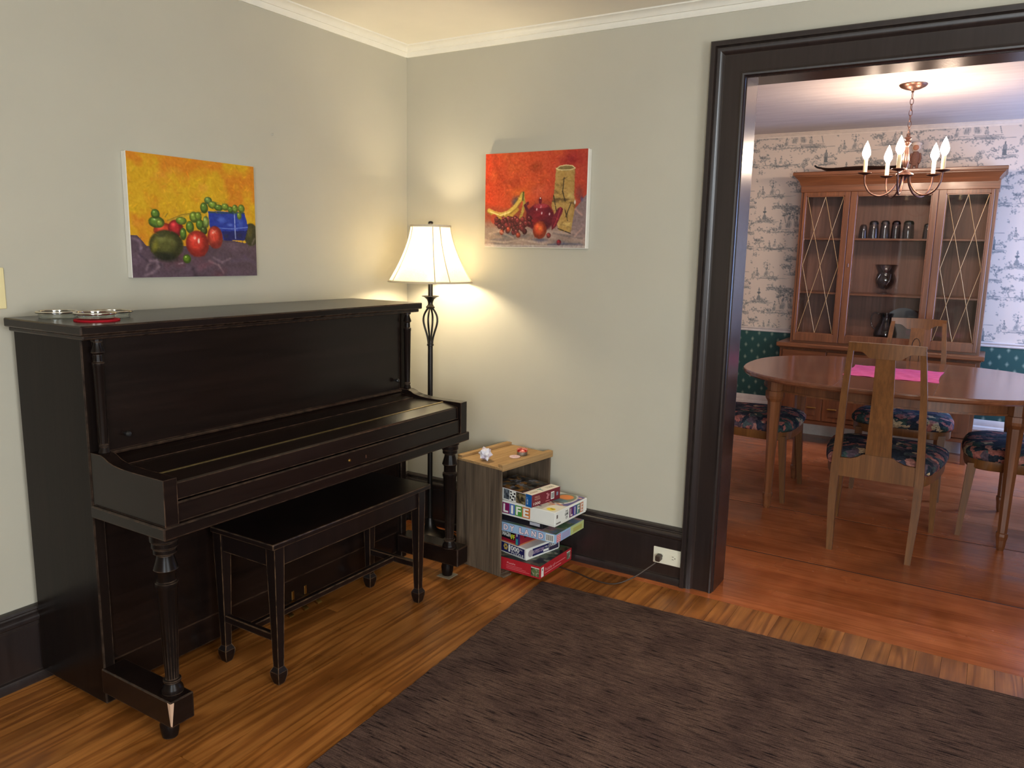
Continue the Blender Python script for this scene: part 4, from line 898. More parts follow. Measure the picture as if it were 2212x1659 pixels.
put_art(g, D, '+x', 0.240, 0.012, 0.272, 0.046, blotch(16, 16, [(110, 116, 90), (70, 74, 60), (160, 156, 140)], (5, 5), 63)); put_quad(g, D, '+x', 0.240, 0.046, 0.274, 0.049, WHITE)
Z += D[2]+0.0006
# 1000 piece puzzle
D = (0.255, 0.225, 0.055)
g = game('jigsaw_puzzle_box', 'white puzzle box with a navy 1000 piece panel just above the red puzzle', (0.936, -0.312), -13, D, Z, WHITE, 0.004)
NAVY = card(34, 34, 88)
put_quad(g, D, '-y', 0.060, 0.006, 0.243, 0.049, NAVY)
put_text('1', g, D, '-y', 0.142, 0.013, 0.154, 0.047, WHITE, bold=0.03); put_text('000', g, D, '-y', 0.157, 0.023, 0.212, 0.046, WHITE, bold=0.035); put_text('PC', g, D, '-y', 0.216, 0.037, 0.231, 0.044, WHITE)
put_text('PUZZLE', g, D, '-y', 0.162, 0.008, 0.238, 0.020, WHITE)
for k in range(6):
    a = k*PI/3; put_quad(g, D, '-y', 0.124+0.009*math.cos(a)-0.0045, 0.031+0.010*math.sin(a)-0.005, 0.124+0.009*math.cos(a)+0.0045, 0.031+0.010*math.sin(a)+0.005, card(200, 168, 84), 0.0009)
put_quad(g, D, '+x', 0.040, 0.010, 0.150, 0.046, NAVY); put_text('SUPERSTORY', g, D, '+x', 0.044, 0.020, 0.118, 0.038, card(196, 170, 190)); put_quad(g, D, '+x', 0.112, 0.014, 0.146, 0.024, WHITE, 0.0014); put_text('VOL 1', g, D, '+x', 0.122, 0.030, 0.146, 0.038, WHITE)
MB().lathe([(0.001, 0), (0.017, 0), (0.017, 0.0009), (0.001, 0.0009)], 20).build('emblem', card(170, 160, 164), g, local=True).matrix_local = Matrix.Translation((D[0]/2, -D[1]/2+0.028, 0.028)) @ Matrix.Rotation(R(90), 4, 'Y')
put_quad(g, D, '+x', 0.152, 0.008, 0.218, 0.049, card(58, 48, 72)); put_text('1000', g, D, '+x', 0.156, 0.026, 0.196, 0.046, WHITE)
Z += D[2]+0.0006
# red party game
D = (0.26, 0.235, 0.070)
g = game('party_game_box', 'dark red party game box squeezed above the 1000 piece puzzle', (0.888, -0.304), -11, D, Z, card(150, 26, 44))
put_quad(g, D, '-y', 0.243, 0.002, 0.2595, 0.068, card(44, 40, 110)); put_quad(g, D, '-y', 0.245, 0.004, 0.2575, 0.032, card(50, 150, 150), 0.001); put_text('I', g, D, '-y', 0.249, 0.044, 0.2545, 0.060, WHITE, 0.0016); put_quad(g, D, '+x', 0.0005, 0.002, 0.010, 0.068, card(60, 40, 100))
put_quad(g, D, '-y', 0.130, 0.020, 0.238, 0.054, INK); put_text('IMAGIN', g, D, '-y', 0.160, 0.030, 0.212, 0.051, WHITE, bold=0.03); put_text('iFF', g, D, '-y', 0.2135, 0.024, 0.238, 0.046, card(214, 222, 60), bold=0.03)
put_quad(g, D, '-y', 0.060, 0.0, 0.258, 0.006, card(190, 110, 70)); put_quad(g, D, '+x', 0.040, 0.030, 0.130, 0.056, INK); put_text('imagiNiff', g, D, '+x', 0.044, 0.034, 0.124, 0.052, card(180, 200, 70)); put_quad(g, D, '+x', 0.002, 0.0, 0.20, 0.006, card(190, 110, 70))
Z += D[2]+0.0006
# board game with candy-striped letters
D = (0.430, 0.250, 0.040)
CB = card(150, 182, 214)
g = game('board_game_box', 'pale blue flat board game box with candy striped lettering', (1.100, -0.344), -2.0, D, Z, CB)
for s_, a0 in (('C', .052), ('A', .088), ('N', .122), ('D', .157), ('Y', .190), ('L', .241), ('A', .268), ('N', .305), ('D', .342)):
    wl = 0.025
    put_text(s_, g, D, '-y', a0-.001, .006, a0+wl+.001, .035, card(112, 58, 92), 0.0009, 0.07); put_text(s_, g, D, '-y', a0+.001, .008, a0+wl-.001, .033, card(240, 226, 230), 0.0014, 0.025)
put_quad(g, D, '-y', 0.378, 0.004, 0.420, 0.037, WHITE)
for k in range(11): put_quad(g, D, '-y', 0.382+k*0.0033, 0.008, 0.382+k*0.0033+(0.0012 if k % 3 else 0.0020), 0.034, INK, 0.001)
put_art(g, D, 'top', 0.004, 0.004, 0.427, 0.246, blotch(40, 64, [(104, 122, 150), (140, 100, 100), (150, 150, 110), (170, 130, 140), (84, 110, 84)], (5, 7), 90))
put_quad(g, D, '+x', 0.006, 0.003, 0.040, 0.037, card(206, 90, 100)); 
for k in range(4): put_quad(g, D, '+x', 0.009, 0.007+k*0.008, 0.037, 0.010+k*0.008, card(240, 214, 214), 0.001)
put_quad(g, D, '+x', 0.128, 0.0, 0.249, 0.040, card(186, 196, 130)); put_quad(g, D, '+x', 0.050, 0.006, 0.120, 0.034, card(160, 160, 196), 0.0008); put_quad(g, D, '+x', 0.150, 0.008, 0.230, 0.028, card(176, 172, 96), 0.001)
Z += D[2]+0.0006
# thin black box
D = (0.330, 0.225, 0.031)
g = game('board_game_box', 'thin black game box lying between the white and the pale blue boxes', (1.018, -0.322), -3.5, D, Z, INK)
put_quad(g, D, '-y', 0.265, 0.010, 0.318, 0.024, card(176, 176, 186))
Z += D[2]+0.0006
# LIFE
D = (0.385, 0.270, 0.066)
LW = card(232, 232, 224)
g = game('board_game_box', 'large white board game box with four coloured letter squares on its sides', (1.092, -0.343), -4.0, D, Z, LW, 0.006)
cols4 = [card(128, 28, 88), card(70, 104, 176), card(74, 148, 60), card(206, 122, 58)]
for k, s_ in enumerate('LIFE'):
    x0, wq = ((0.104, 0.039), (0.144, 0.029), (0.174, 0.038), (0.213, 0.042))[k]
    put_quad(g, D, '-y', x0, 0.009, x0+wq, 0.058, cols4[k]); put_text(s_, g, D, '-y', x0+(0.006 if s_ != 'I' else 0.008), 0.014, x0+wq-(0.006 if s_ != 'I' else 0.008), 0.053, WHITE, 0.0014, 0.03)
for k, s_ in enumerate('LIFE'):
    y0 = 0.118+k*0.030
    put_quad(g, D, '+x', y0, 0.012, y0+0.029, 0.058, [card(96, 32, 84), card(70, 62, 140), card(60, 124, 110), card(196, 128, 92)][k]); put_text(s_, g, D, '+x', y0+(0.006 if s_ != 'I' else 0.011), 0.017, y0+(0.024 if s_ != 'I' else 0.018), 0.053, card(226, 214, 206), 0.0014, 0.03)
put_text('GAME', g, D, '+x', 0.078, 0.032, 0.108, 0.044, INK); put_text('THE', g, D, '+x', 0.084, 0.046, 0.104, 0.055, INK); put_text('OF', g, D, '+x', 0.086, 0.016, 0.102, 0.028, INK); put_quad(g, D, '+x', 0.012, 0.036, 0.022, 0.052, card(110, 100, 96)); put_quad(g, D, '+x', 0.010, 0.010, 0.046, 0.016, card(120, 112, 106))
P = Paint(60, 86, (226, 222, 206)); P.ell(.90, .25, .20, .42, (86, 78, 140)); P.ell(.80, .30, .17, .36, (236, 234, 226)); P.ell(.80, .28, .15, .31, (120, 130, 110)); P.ell(.80, .2, .1, .14, (224, 130, 56)); P.ell(.80, .42, .12, .1, (96, 126, 134)); P.ell(.955, .10, .03, .035, (224, 170, 160)); P.ell(.90, .90, .06, .07, (240, 216, 50)); P.ell(.91, .88, .03, .02, (120, 100, 30))
for pts, c in (([(.70, .62), (.84, .66), (.80, .74)], (224, 140, 90)), ([(.84, .58), (.93, .62)], (226, 150, 96)), ([(.76, .56), (.80, .60)], (120, 60, 50)), ([(.78, .5), (.9, .52)], (96, 84, 78)), ([(.62, .86), (.68, .84), (.74, .87)], (80, 80, 90))): P.line(pts, .022, c)
put_art(g, D, 'top', 0.006, 0.006, 0.380, 0.265, P.a)
Z += D[2]+0.0006
# top puzzle
D = (0.265, 0.195, 0.056)
MAR = card(108, 28, 42)
g = game('jigsaw_puzzle_box', 'maroon and white 1000 piece puzzle box with a dark picture topmost in the crate', (0.976, -0.345), -11, D, Z, MAR)
put_quad(g, D, '-y', 0.001, 0.001, 0.229, 0.055, WHITE); put_quad(g, D, '-y', 0.230, 0.0, 0.264, 0.056, card(24, 92, 160))
put_art(g, D, '-y', 0.172, 0.003, 0.229, 0.053, blotch(20, 20, [(112, 94, 60), (60, 52, 36), (150, 140, 110), (40, 36, 30)], (5, 5), 120)); put_art(g, D, '-y', 0.098, 0.006, 0.132, 0.052, blotch(20, 14, [(120, 130, 136), (40, 44, 50), (80, 84, 90)], (5, 4), 130))
for k, (a0, b0, a1, b1) in enumerate(((.145, .012, .152, .024), (.155, .006, .166, .014), (.148, .030, .158, .036), (.160, .022, .172, .030), (.168, .036, .178, .044), (.146, .042, .156, .048), (.174, .010, .179, .026))): put_quad(g, D, '-y', a0-0.010, b0, a1-0.010, b1, INK, 0.0012)
put_text('Puzzle', g, D, '-y', 0.236, 0.010, 0.244, 0.044, card(200, 220, 236))
put_art(g, D, 'top', 0.002, 0.002, 0.206, 0.193, blotch(56, 60, [(52, 50, 50), (96, 76, 46), (140, 140, 146), (28, 26, 28), (150, 104, 50), (84, 84, 80)], (7, 7), 150)); put_quad(g, D, 'top', 0.212, 0.002, 0.263, 0.193, card(236, 228, 212)); 
put_text('1000', g, D, 'top+x', 0.128, 0.016, 0.176, 0.036, card(170, 160, 150)); put_text('T', g, D, 'top+x', 0.078, 0.014, 0.104, 0.040, card(60, 134, 134)); put_text('PUZZLE', g, D, 'top+x', 0.018, 0.018, 0.062, 0.030, card(190, 150, 130))
put_text('1000', g, D, '+x', 0.010, 0.008, 0.056, 0.020, card(226, 206, 196)); put_text('PUZZLE', g, D, '+x', 0.018, 0.030, 0.054, 0.037, card(206, 160, 140)); put_text('PIECE', g, D, '+x', 0.018, 0.040, 0.050, 0.047, card(206, 160, 140))
put_quad(g, D, '+x', 0.130, 0.010, 0.152, 0.044, WHITE)
for k in range(6): put_quad(g, D, '+x', 0.133+k*0.003, 0.014, 0.1345+k*0.003, 0.040, INK, 0.001)
for a0, b0, a1, b1 in ((.100, .018, .112, .030), (.104, .030, .118, .040), (.092, .008, .122, .011), (.098, .040, .108, .046)): put_quad(g, D, '+x', a0, b0, a1, b1, card(176, 110, 116))
put_quad(g, D, '+x', 0.168, 0.020, 0.180, 0.036, card(120, 130, 150))

# ------------------------------------------------------------------ small things on the crate
ZT = CH+0.012
def on_crate(u, v):      # crate coordinates -> world
    return cc_+cu*u+cv*v
def star():
    bm = bmesh.new(); bmesh.ops.create_icosphere(bm, subdivisions=1, radius=0.0355)
    tips = [v.co.copy() for v in bm.verts]; inner = [f.calc_center_median().normalized()*0.0245 for f in bm.faces]
    pairs = [(e.verts[0].index, e.verts[1].index, e.link_faces[0].index, e.link_faces[1].index) for e in bm.edges]
    bm.free(); bm = bmesh.new(); T = [bm.verts.new(q) for q in tips]; I = [bm.verts.new(q) for q in inner]
    for a, b2, c, d in pairs: bm.faces.new((T[a], I[c], I[d])); bm.faces.new((T[b2], I[d], I[c]))
    bmesh.ops.recalc_face_normals(bm, faces=bm.faces)
    me = bpy.data.meshes.new('origami_star'); bm.to_mesh(me); bm.free(); return me
me = star()
m_or, t_, b_ = nt('folded_paper'); v_ = N(t_, 'ShaderNodeTexVoronoi'); v_.inputs['Scale'].default_value = 40; L(t_, coords(t_), v_.inputs['Vector']); r_ = ramp(t_, [(0.2, srgb(196, 184, 200)), (0.6, srgb(226, 224, 232)), (0.9, srgb(236, 236, 238))]); L(t_, v_.outputs['Color'], r_.inputs[0]); L(t_, r_.outputs[0], b_.inputs['Base Color']); b_.inputs['Roughness'].default_value = 0.6
me.materials.append(m_or); st = bpy.data.objects.new('origami_star', me); COL.objects.link(st)
q = on_crate(-0.005, -0.132); me.transform(Matrix.Rotation(0.4, 4, 'Z') @ Matrix.Rotation(0.5, 4, 'Y') @ Matrix.Rotation(0.3, 4, 'X'))
zmin = min(v.co.z for v in me.vertices); me.transform(Matrix.Translation((0, 0, -zmin))); st.location = (q.x, q.y, ZT-0.0002)
tag(st, 'white and lilac folded paper star ball on top of the crate', 'paper star')
q = on_crate(0.052, 0.060)
tin = thing('round_tin', (q.x, q.y, ZT), 'small round metal tin with a red pictured lid on top of the crate', 'tin')
MB().lathe([(0.001, 0), (0.0235, 0), (0.0245, 0.001), (0.0245, 0.020), (0.001, 0.020)], 36).build('tin_body', plain('tin_metal', srgb(150, 146, 138), 0.35, 0.8), tin, smooth=40, local=True)
m_tl, t_, b_ = nt('red_tin_lid'); n_ = noise(t_, coords(t_), 90, 3); r_ = ramp(t_, [(0.38, srgb(170, 32, 30)), (0.5, srgb(206, 60, 42)), (0.58, srgb(238, 180, 150)), (0.64, srgb(206, 60, 42))]); L(t_, n_.outputs[0], r_.inputs[0]); L(t_, r_.outputs[0], b_.inputs['Base Color']); b_.inputs['Roughness'].default_value = 0.25; b_.inputs['Metallic'].default_value = 0.3
MB().lathe([(0.0252, 0.017), (0.0256, 0.018), (0.0256, 0.026), (0.0240, 0.029), (0.001, 0.031)], 36).build('tin_lid', m_tl, tin, smooth=40, local=True)
q = on_crate(0.055, 0.004)
dk = thing('paper_coaster', (q.x, q.y, ZT), 'flat pale pink round disc lying beside the tin on the crate', 'disc')
MB().lathe([(0.001, 0), (0.0250, 0), (0.0260, 0.002), (0.0250, 0.004), (0.001, 0.004)], 36).build('disc', plain('pink_disc', srgb(226, 196, 194), 0.5), dk, smooth=40, local=True)
MB().lathe([(0.001, 0.0038), (0.0180, 0.0038), (0.0180, 0.0046), (0.001, 0.0046)], 30).build('face_print', plain('pink_disc_print', srgb(206, 176, 186), 0.5, var=0.3, scale=160), dk, local=True)
# ------------------------------------------------------------------ china hutch
h = thing('china_hutch', (1.895, 3.28, 0), 'tall walnut china hutch with glazed doors against the toile wallpaper', 'cabinet')
W, WX = M['walnut'], M['walnut_x']
YB = 3.472
# lower cabinet
LF = 3.09
MB().box(1.212, 2.566, LF, YB, 0.165, 0.752, 0.002).build('lower_case', W, h)
MB().box(1.190, 2.588, 3.052, YB, 0.757, 0.790, 0.006, 2).build('ledge', WX, h)
MB().box(1.204, 2.574, 3.070, YB, 0.748, 0.758, 0.003).build('ledge_moulding', WX, h)
for x in (1.25, 2.53):
    for y in (3.13, 3.43): MB().taper((x, y, 0.0), (0.016, 0.016), (x, y, 0.165), (0.024, 0.024)).build('leg', W, h)
dw = (2.566-1.212-0.04)/4
for k in range(4):
    x0 = 1.232+k*dw+0.004; x1 = 1.232+(k+1)*dw-0.004
    dr = MB().box(x0, x1, LF-0.016, LF, 0.60, 0.735, 0.003).build('drawer', WX, h)
    MB().tube(smooth_path([(x0+0.11, LF-0.016, 0.670), (x0+0.12, LF-0.030, 0.662), ((x0+x1)/2, LF-0.034, 0.655), (x1-0.12, LF-0.030, 0.662), (x1-0.11, LF-0.016, 0.670)], 5), 0.004, 6).build('handle', M['brass'], dr, smooth=50)
    d = MB().box(x0, x1, LF-0.014, LF, 0.200, 0.585, 0.003).build('door', W, h)
    xm = (x0+x1)/2; ol = [(x0+0.045, 0.24), (x1-0.045, 0.24), (x1-0.045, 0.50), (xm+0.05, 0.51), (xm, 0.54), (xm-0.05, 0.51), (x0+0.045, 0.50)]
    MB().prism(ol, 1, LF-0.021, LF-0.012).build('door_panel', W, d)
    hx_ = x1-0.035 if k % 2 == 0 else x0+0.035
    MB().box(min(hx_, hx_+(-0.07 if k % 2 == 0 else 0.07)), max(hx_, hx_+(-0.07 if k % 2 == 0 else 0.07)), LF-0.034, LF-0.024, 0.294, 0.304, 0.003).build('handle', M['brass'], d)
MB().box(1.212, 2.566, LF-0.006, LF+0.004, 0.165, 0.195, 0.003).build('base_moulding', WX, h)
# upper case
UF = 3.13
m_back = wood('hutch_back_panel', srgb(120, 82, 66), srgb(142, 100, 82), 2, 0.5, 0.8)
for x0, x1 in ((1.275, 1.297), (2.531, 2.553)): MB().box(x0, x1, UF, YB, 0.790, 1.940, 0.001).build('side_panel', W, h)
for x0, x1 in ((1.618, 1.634), (2.190, 2.206)): MB().box(x0, x1, UF+0.002, YB-0.02, 0.800, 1.930).build('divider', W, h)
MB().box(1.297, 2.531, YB-0.015, YB, 0.790, 1.940).build('back_panel', m_back, h)
MB().box(1.297, 2.531, UF, YB, 0.790, 0.806).build('floor_board', WX, h)
MB().box(1.270, 2.558, UF-0.012, YB, 1.925, 1.99, 0.002).build('frieze', WX, h)
corn = [(0, 1.975), (0.004, 1.975), (0.010, 1.985), (0.012, 1.995), (0.018, 2.005), (0.030, 2.020), (0.044, 2.032), (0.050, 2.036), (0.050, 2.042), (0.062, 2.044), (0.064, 2.050), (0.064, 2.066), (0.058, 2.070), (0, 2.070)]
cm = MB(); x0, x1, yf = 1.272, 2.538, UF-0.012
rg_ = []
for (bx, by, sx, sy) in ((x0, YB, -1, 0), (x0, yf, -1, -1), (x1, yf, 1, -1), (x1, YB, 1, 0)):
    rg_.append([(bx+sx*d*0.85, by+sy*d, z) for d, z in corn])
cm.ring_loft(rg_).build('cornice', WX, h, smooth=35)
MB().box(x0-0.02, x1+0.02, yf, YB, 2.035, 2.066).build('top_board', WX, h)
for z in (1.575, 1.168):
    for a, b2 in ((1.297, 1.618), (1.634, 2.190), (2.206, 2.531)): MB().box(a, b2, UF+0.03, YB-0.016, z, z+0.014, 0.001).build('shelf', WX, h)
def glazed(x0, x1, ox0, ox1, lattice, name='glazed_door'):
    fz0, fz1, oz0, oz1 = 0.806, 1.924, 0.868, 1.895; y0, y1 = UF-0.020, UF
    d = MB().box(x0, ox0, y0, y1, fz0, fz1, 0.002).box(ox1, x1, y0, y1, fz0, fz1, 0.002).box(ox0-0.001, ox1+0.001, y0, y1, fz0, oz0, 0.002).box(ox0-0.001, ox1+0.001, y0, y1, oz1, fz1, 0.002).build(name, W, h)
    MB().box(ox0, ox1, y0+0.008, y0+0.011, oz0, oz1).build('glass_pane', M['pane'], d)
    bd = 0.006
    MB().box(ox0, ox0+bd, y0+0.002, y0+0.008, oz0, oz1).box(ox1-bd, ox1, y0+0.002, y0+0.008, oz0, oz1).box(ox0, ox1, y0+0.002, y0+0.008, oz0, oz0+bd).box(ox0, ox1, y0+0.002, y0+0.008, oz1-bd, oz1).build('glazing_bead', WX, d)
    if lattice:
        X = lambda t: ox0+0.008+t*(ox1-ox0-0.016); Zz = lambda t: oz0+0.004+t*(oz1-oz0-0.008); yl = y0+0.005
        for a, b2 in (((0, 1), (1, 0)), ((1, 1), (0, 0)), ((.5, 1), (0, .5)), ((0, .5), (.5, 0)), ((.5, 1), (1, .5)), ((1, .5), (.5, 0))):
            MB().tube([(X(a[0]), yl, Zz(a[1])), (X(b2[0]), yl, Zz(b2[1]))], 0.0019, 6).build('lattice_bar', M['gilt'], d)
    return d
glazed(1.297, 1.625, 1.318, 1.588, True)
dc = glazed(1.628, 2.196, 1.674, 2.158, False)
MB().box(1.645, 1.654, UF-0.0225, UF-0.018, 1.375, 1.405, 0.002).build('keyhole_plate', M['bronze'], dc)
glazed(2.199, 2.531, 2.246, 2.510, True)

# ------------------------------------------------------------------ things kept in and on the hutch
def tumbler(x, y, z, r, hh, lab, ridge=None):
    t = thing('drinking_glass', (x, y, z), lab, 'glass', 'glasses on the top shelf of the hutch')
    pr = [(r, 0), (r*0.99, 0.03), (r*0.94, hh*0.55), (r*0.86, hh*0.82), (r*0.6, hh*0.97), (0.001, hh), (0.001, hh-0.004), (r*0.55, hh-0.006), (r*0.8, hh*0.8), (r*0.9, hh*0.5), (r*0.95, 0.002)]
    MB().lathe(pr, 28, closed=False).build('glass_wall', M['tumbler'], t, smooth=60, local=True)
    if ridge: MB().lathe([(r*0.88, hh*0.80), (r*0.80, hh*0.90), (r*0.62, hh*0.972), (0.001, hh*1.004), (0.001, hh*1.012), (r*0.64, hh*0.985), (r*0.83, hh*0.91), (r*0.90, hh*0.80)], 28).build('tinted_foot', glass('glass_tint_%d' % int(x*1000), ridge, 0.05, 0.12), t, smooth=60, local=True)
sh1 = 1.5895
for x, r, hh, lab, ti in ((1.715, 0.030, 0.105, 'upside down glass with a flared pale foot on the top shelf beside the door frame', None), (1.786, 0.037, 0.130, 'upside down tumbler with a smoky violet foot next to the flared glass', (0.66, 0.64, 0.74, 1)), (1.862, 0.035, 0.132, 'upside down tumbler with a dark brown foot amid the row', (0.70, 0.60, 0.58, 1)), (1.936, 0.034, 0.130, 'upside down tumbler with a reddish foot on the top shelf', (0.80, 0.55, 0.56, 1)), (2.018, 0.040, 0.130, 'upside down tumbler with a dark green foot on the top shelf', (0.36, 0.55, 0.42, 1)), (2.145, 0.034, 0.110, 'clear upside down tumbler apart from the other glasses', (0.9, 0.86, 0.88, 1))):
    tumbler(x, 3.245, sh1, r, hh, lab, ti)
bw = thing('glass_compote', (1.895, 3.27, 1.1825), 'clear glass compote bowl with a flared rim and looped stem on the middle shelf', 'bowl')
MB().lathe([(0.001, 0), (0.052, 0), (0.052, 0.004), (0.018, 0.014), (0.010, 0.030), (0.012, 0.036), (0.045, 0.045), (0.066, 0.08), (0.070, 0.11), (0.058, 0.145), (0.056, 0.155), (0.076, 0.205), (0.079, 0.215), (0.076, 0.216), (0.052, 0.158), (0.054, 0.142), (0.066, 0.11), (0.062, 0.082), (0.04, 0.05), (0.001, 0.042)], 36).build('bowl', M['tumbler'], bw, smooth=60, local=True)
m_edge = glass('cut_glass_edge', (0.96, 0.95, 0.94, 1), 0.12, 0.35)
for k in range(5):
    a = R(-90+72*k); pts = [(0.012+0.002, 0.038), (0.05, 0.048), (0.068, 0.08), (0.072, 0.11), (0.060, 0.148)]
    MB().tube(smooth_path([(q[0]*math.cos(a+0.18*i), q[0]*math.sin(a+0.18*i), q[1]) for i, q in enumerate(pts)], 5), 0.0032, 6).build('glass_loop', m_edge, bw, smooth=60, local=True)
MB().lathe([(0.0775, 0.213), (0.080, 0.215), (0.0775, 0.2175), (0.0755, 0.215)], 40, closed=True).build('rim', m_edge, bw, smooth=60, local=True)
pt = thing('glass_pitcher', (1.930, 3.27, 0.8062), 'dark smoky glass pitcher with a loop handle on the bottom shelf', 'pitcher')
MB().lathe([(0.001, 0), (0.060, 0), (0.066, 0.006), (0.080, 0.05), (0.082, 0.085), (0.070, 0.13), (0.050, 0.17), (0.044, 0.20), (0.050, 0.235), (0.047, 0.235), (0.041, 0.20), (0.046, 0.17), (0.066, 0.13), (0.077, 0.085), (0.075, 0.05), (0.06, 0.008), (0.001, 0.006)], 36).build('body', M['pitcher'], pt, smooth=60, local=True)
MB().tube(smooth_path([(-0.046, 0, 0.222), (-0.085, 0, 0.235), (-0.105, 0, 0.20), (-0.098, 0, 0.14), (-0.072, 0, 0.11)], 6), 0.006, 8).build('handle', M['pitcher'], pt, smooth=60, local=True)
pl = thing('serving_plate', (2.03, 3.42, 0.8062), 'large grey plate leaning upright behind the pitcher on the bottom shelf', 'plate')
o = MB().lathe([(0.001, 0), (0.08, 0.0), (0.09, 0.004), (0.135, 0.012), (0.137, 0.014), (0.09, 0.008), (0.001, 0.005)], 48).build('plate_body', plain('grey_plate_glaze', srgb(120, 124, 130), 0.3), pl, smooth=50, local=True)
o.location = (0, 0.0, 0.135); o.rotation_euler = (R(80), 0, 0)
# long dark tray and sock toy on top of the hutch
ty = thing('wooden_tray', (1.66, 3.27, 2.0702), 'long dark boat shaped wooden tray on top of the hutch', 'tray')
rings = []
for i in range(25):
    t = i/24; xx = -0.29+t*0.58; wdt = 0.02+0.105*math.sin(PI*max(0.02, min(0.98, t)))**0.6; zz = 0.002+0.038*abs(2*t-1)**4
    top = zz+0.010+0.026*math.sin(PI*t)**0.8
    rings.append([(xx, -wdt*0.6, zz), (xx, -wdt, top), (xx, -wdt*0.93, top), (xx, -wdt*0.5, zz+0.006), (xx, wdt*0.5, zz+0.006), (xx, wdt*0.93, top), (xx, wdt, top), (xx, wdt*0.6, zz)])
MB().ring_loft(rings).build('tray_body', wood('dark_tray_wood', srgb(40, 30, 28), srgb(74, 50, 42), 0, 0.3, coat=0.2), ty, smooth=40, local=True)
MB().tube(smooth_path([(-0.285, 0, 0.045), (-0.315, 0, 0.052), (-0.335, 0, 0.066)], 4), lambda t: 0.008-0.002*t, 8).build('tray_handle', M['black_plastic'], ty, smooth=60, local=True)
mk = thing('stuffed_toy', (2.015, 3.24, 2.0702), 'small brown and cream knitted toy with a cap on top of the hutch', 'toy')
m_kn = plain('brown_knit', srgb(124, 90, 78), 0.95, spec=0.1, var=0.3, scale=240); m_cr = plain('cream_knit', srgb(206, 188, 172), 0.95, spec=0.1, var=0.12, scale=240); m_tan = plain('tan_knit', srgb(176, 124, 98), 0.95, spec=0.1)
MB().lathe([(0.001, 0.03), (0.024, 0.034), (0.031, 0.06), (0.030, 0.10), (0.020, 0.128), (0.012, 0.135), (0.001, 0.136)], 20).build('body', m_kn, mk, smooth=60, local=True)
MB().lathe([(0.001, 0.130), (0.022, 0.136), (0.031, 0.156), (0.029, 0.176), (0.015, 0.190), (0.001, 0.192)], 20).build('head', m_cr, mk, smooth=60, local=True)
MB().lathe([(0.001, -0.010), (0.018, -0.006), (0.020, 0.0), (0.018, 0.006), (0.001, 0.010)], 18).build('muzzle', m_tan, mk, smooth=60, local=True).matrix_local = Matrix.Translation((0, -0.026, 0.158)) @ Matrix.Rotation(R(90), 4, 'X')
MB().lathe([(0.033, 0.176), (0.036, 0.182), (0.030, 0.194), (0.016, 0.203), (0.001, 0.206), (0.001, 0.196), (0.028, 0.18)], 20).build('cap', m_cr, mk, smooth=60, local=True)
for sx in (-1, 1):
    MB().tube(smooth_path([(sx*0.026, 0, 0.12), (sx*0.034, -0.01, 0.085), (sx*0.026, -0.02, 0.05)], 5), 0.008, 8).build('arm', m_kn, mk, smooth=60, local=True)
    MB().tube(smooth_path([(sx*0.014, -0.005, 0.05), (sx*0.016, -0.022, 0.03), (sx*0.017, -0.026, 0.006)], 5), 0.010, 8).build('leg', m_kn, mk, smooth=60, local=True)

# ------------------------------------------------------------------ oval table
TX, TY, TZ, TA, TB = 2.175, 1.670, 0.800, 0.820, 0.690
t = thing('dining_table', (TX, TY, 0), 'oval walnut dining table with tapered legs in the room beyond the doorway', 'table')
def sup(a, b2, z, n=96, e=2.5):
    out = []
    for k in range(n):
        th = 2*PI*k/n; c, s_ = math.cos(th), math.sin(th)
        out.append((TX+a*math.copysign(abs(c)**(2/e), c), TY+b2*math.copysign(abs(s_)**(2/e), s_), z))
    return out
MB().ring_loft([sup(TA-0.012, TB-0.012, TZ-0.030), sup(TA-0.003, TB-0.003, TZ-0.022), sup(TA, TB, TZ-0.010), sup(TA-0.002, TB-0.002, TZ-0.003), sup(TA-0.006, TB-0.006, TZ)]).build('tabletop', M['table'], t, smooth=30)
for xs in (1.95, 2.40):
    yy = TB*(1-abs((xs-TX)/TA)**2.5)**(1/2.5)-0.012
    MB().box(xs-0.0007, xs+0.0007, TY-yy, TY+yy, TZ-0.001, TZ+0.0003).build('leaf_seam', plain('seam_dark', srgb(60, 34, 22), 0.5), t)
ap = MB(); o1, o2 = [], []
ap.ring_loft([sup(TA-0.12, TB-0.20, 0.692), sup(TA-0.12, TB-0.20, TZ-0.029)], caps=False); ap.ring_loft([sup(TA-0.14, TB-0.22, 0.692), sup(TA-0.14, TB-0.22, TZ-0.029)], caps=False)
a = sup(TA-0.12, TB-0.20, 0.692); b2 = sup(TA-0.14, TB-0.22, 0.692); ap.ring_loft([a, b2], caps=False)
bmesh.ops.remove_doubles(ap.bm, verts=ap.bm.verts, dist=1e-5)
apo = ap.build('apron', W, t, smooth=40)
MB().ring_loft([sup(TA-0.114, TB-0.194, 0.690), sup(TA-0.114, TB-0.194, 0.700), sup(TA-0.124, TB-0.204, 0.700), sup(TA-0.124, TB-0.204, 0.690), sup(TA-0.114, TB-0.194, 0.690)], caps=False).build('apron_bead', W, apo, smooth=40)
for x in (1.598, 2.757):
    for y in (1.318, 2.042):
        lg = MB(); oc = lambda r, z: [(x+r*math.cos(R(22.5+45*k)), y+r*math.sin(R(22.5+45*k)), z) for k in range(8)]
        lg.ring_loft([oc(0.016, 0), oc(0.021, 0.02), oc(0.024, 0.055), oc(0.028, 0.075), oc(0.028, 0.090), oc(0.023, 0.095), oc(0.026, 0.30), oc(0.038, 0.625), oc(0.038, 0.630), oc(0.050, 0.650), oc(0.053, 0.665), oc(0.053, 0.692), oc(0.044, 0.694), oc(0.044, TZ-0.03)]).build('leg', W, t)
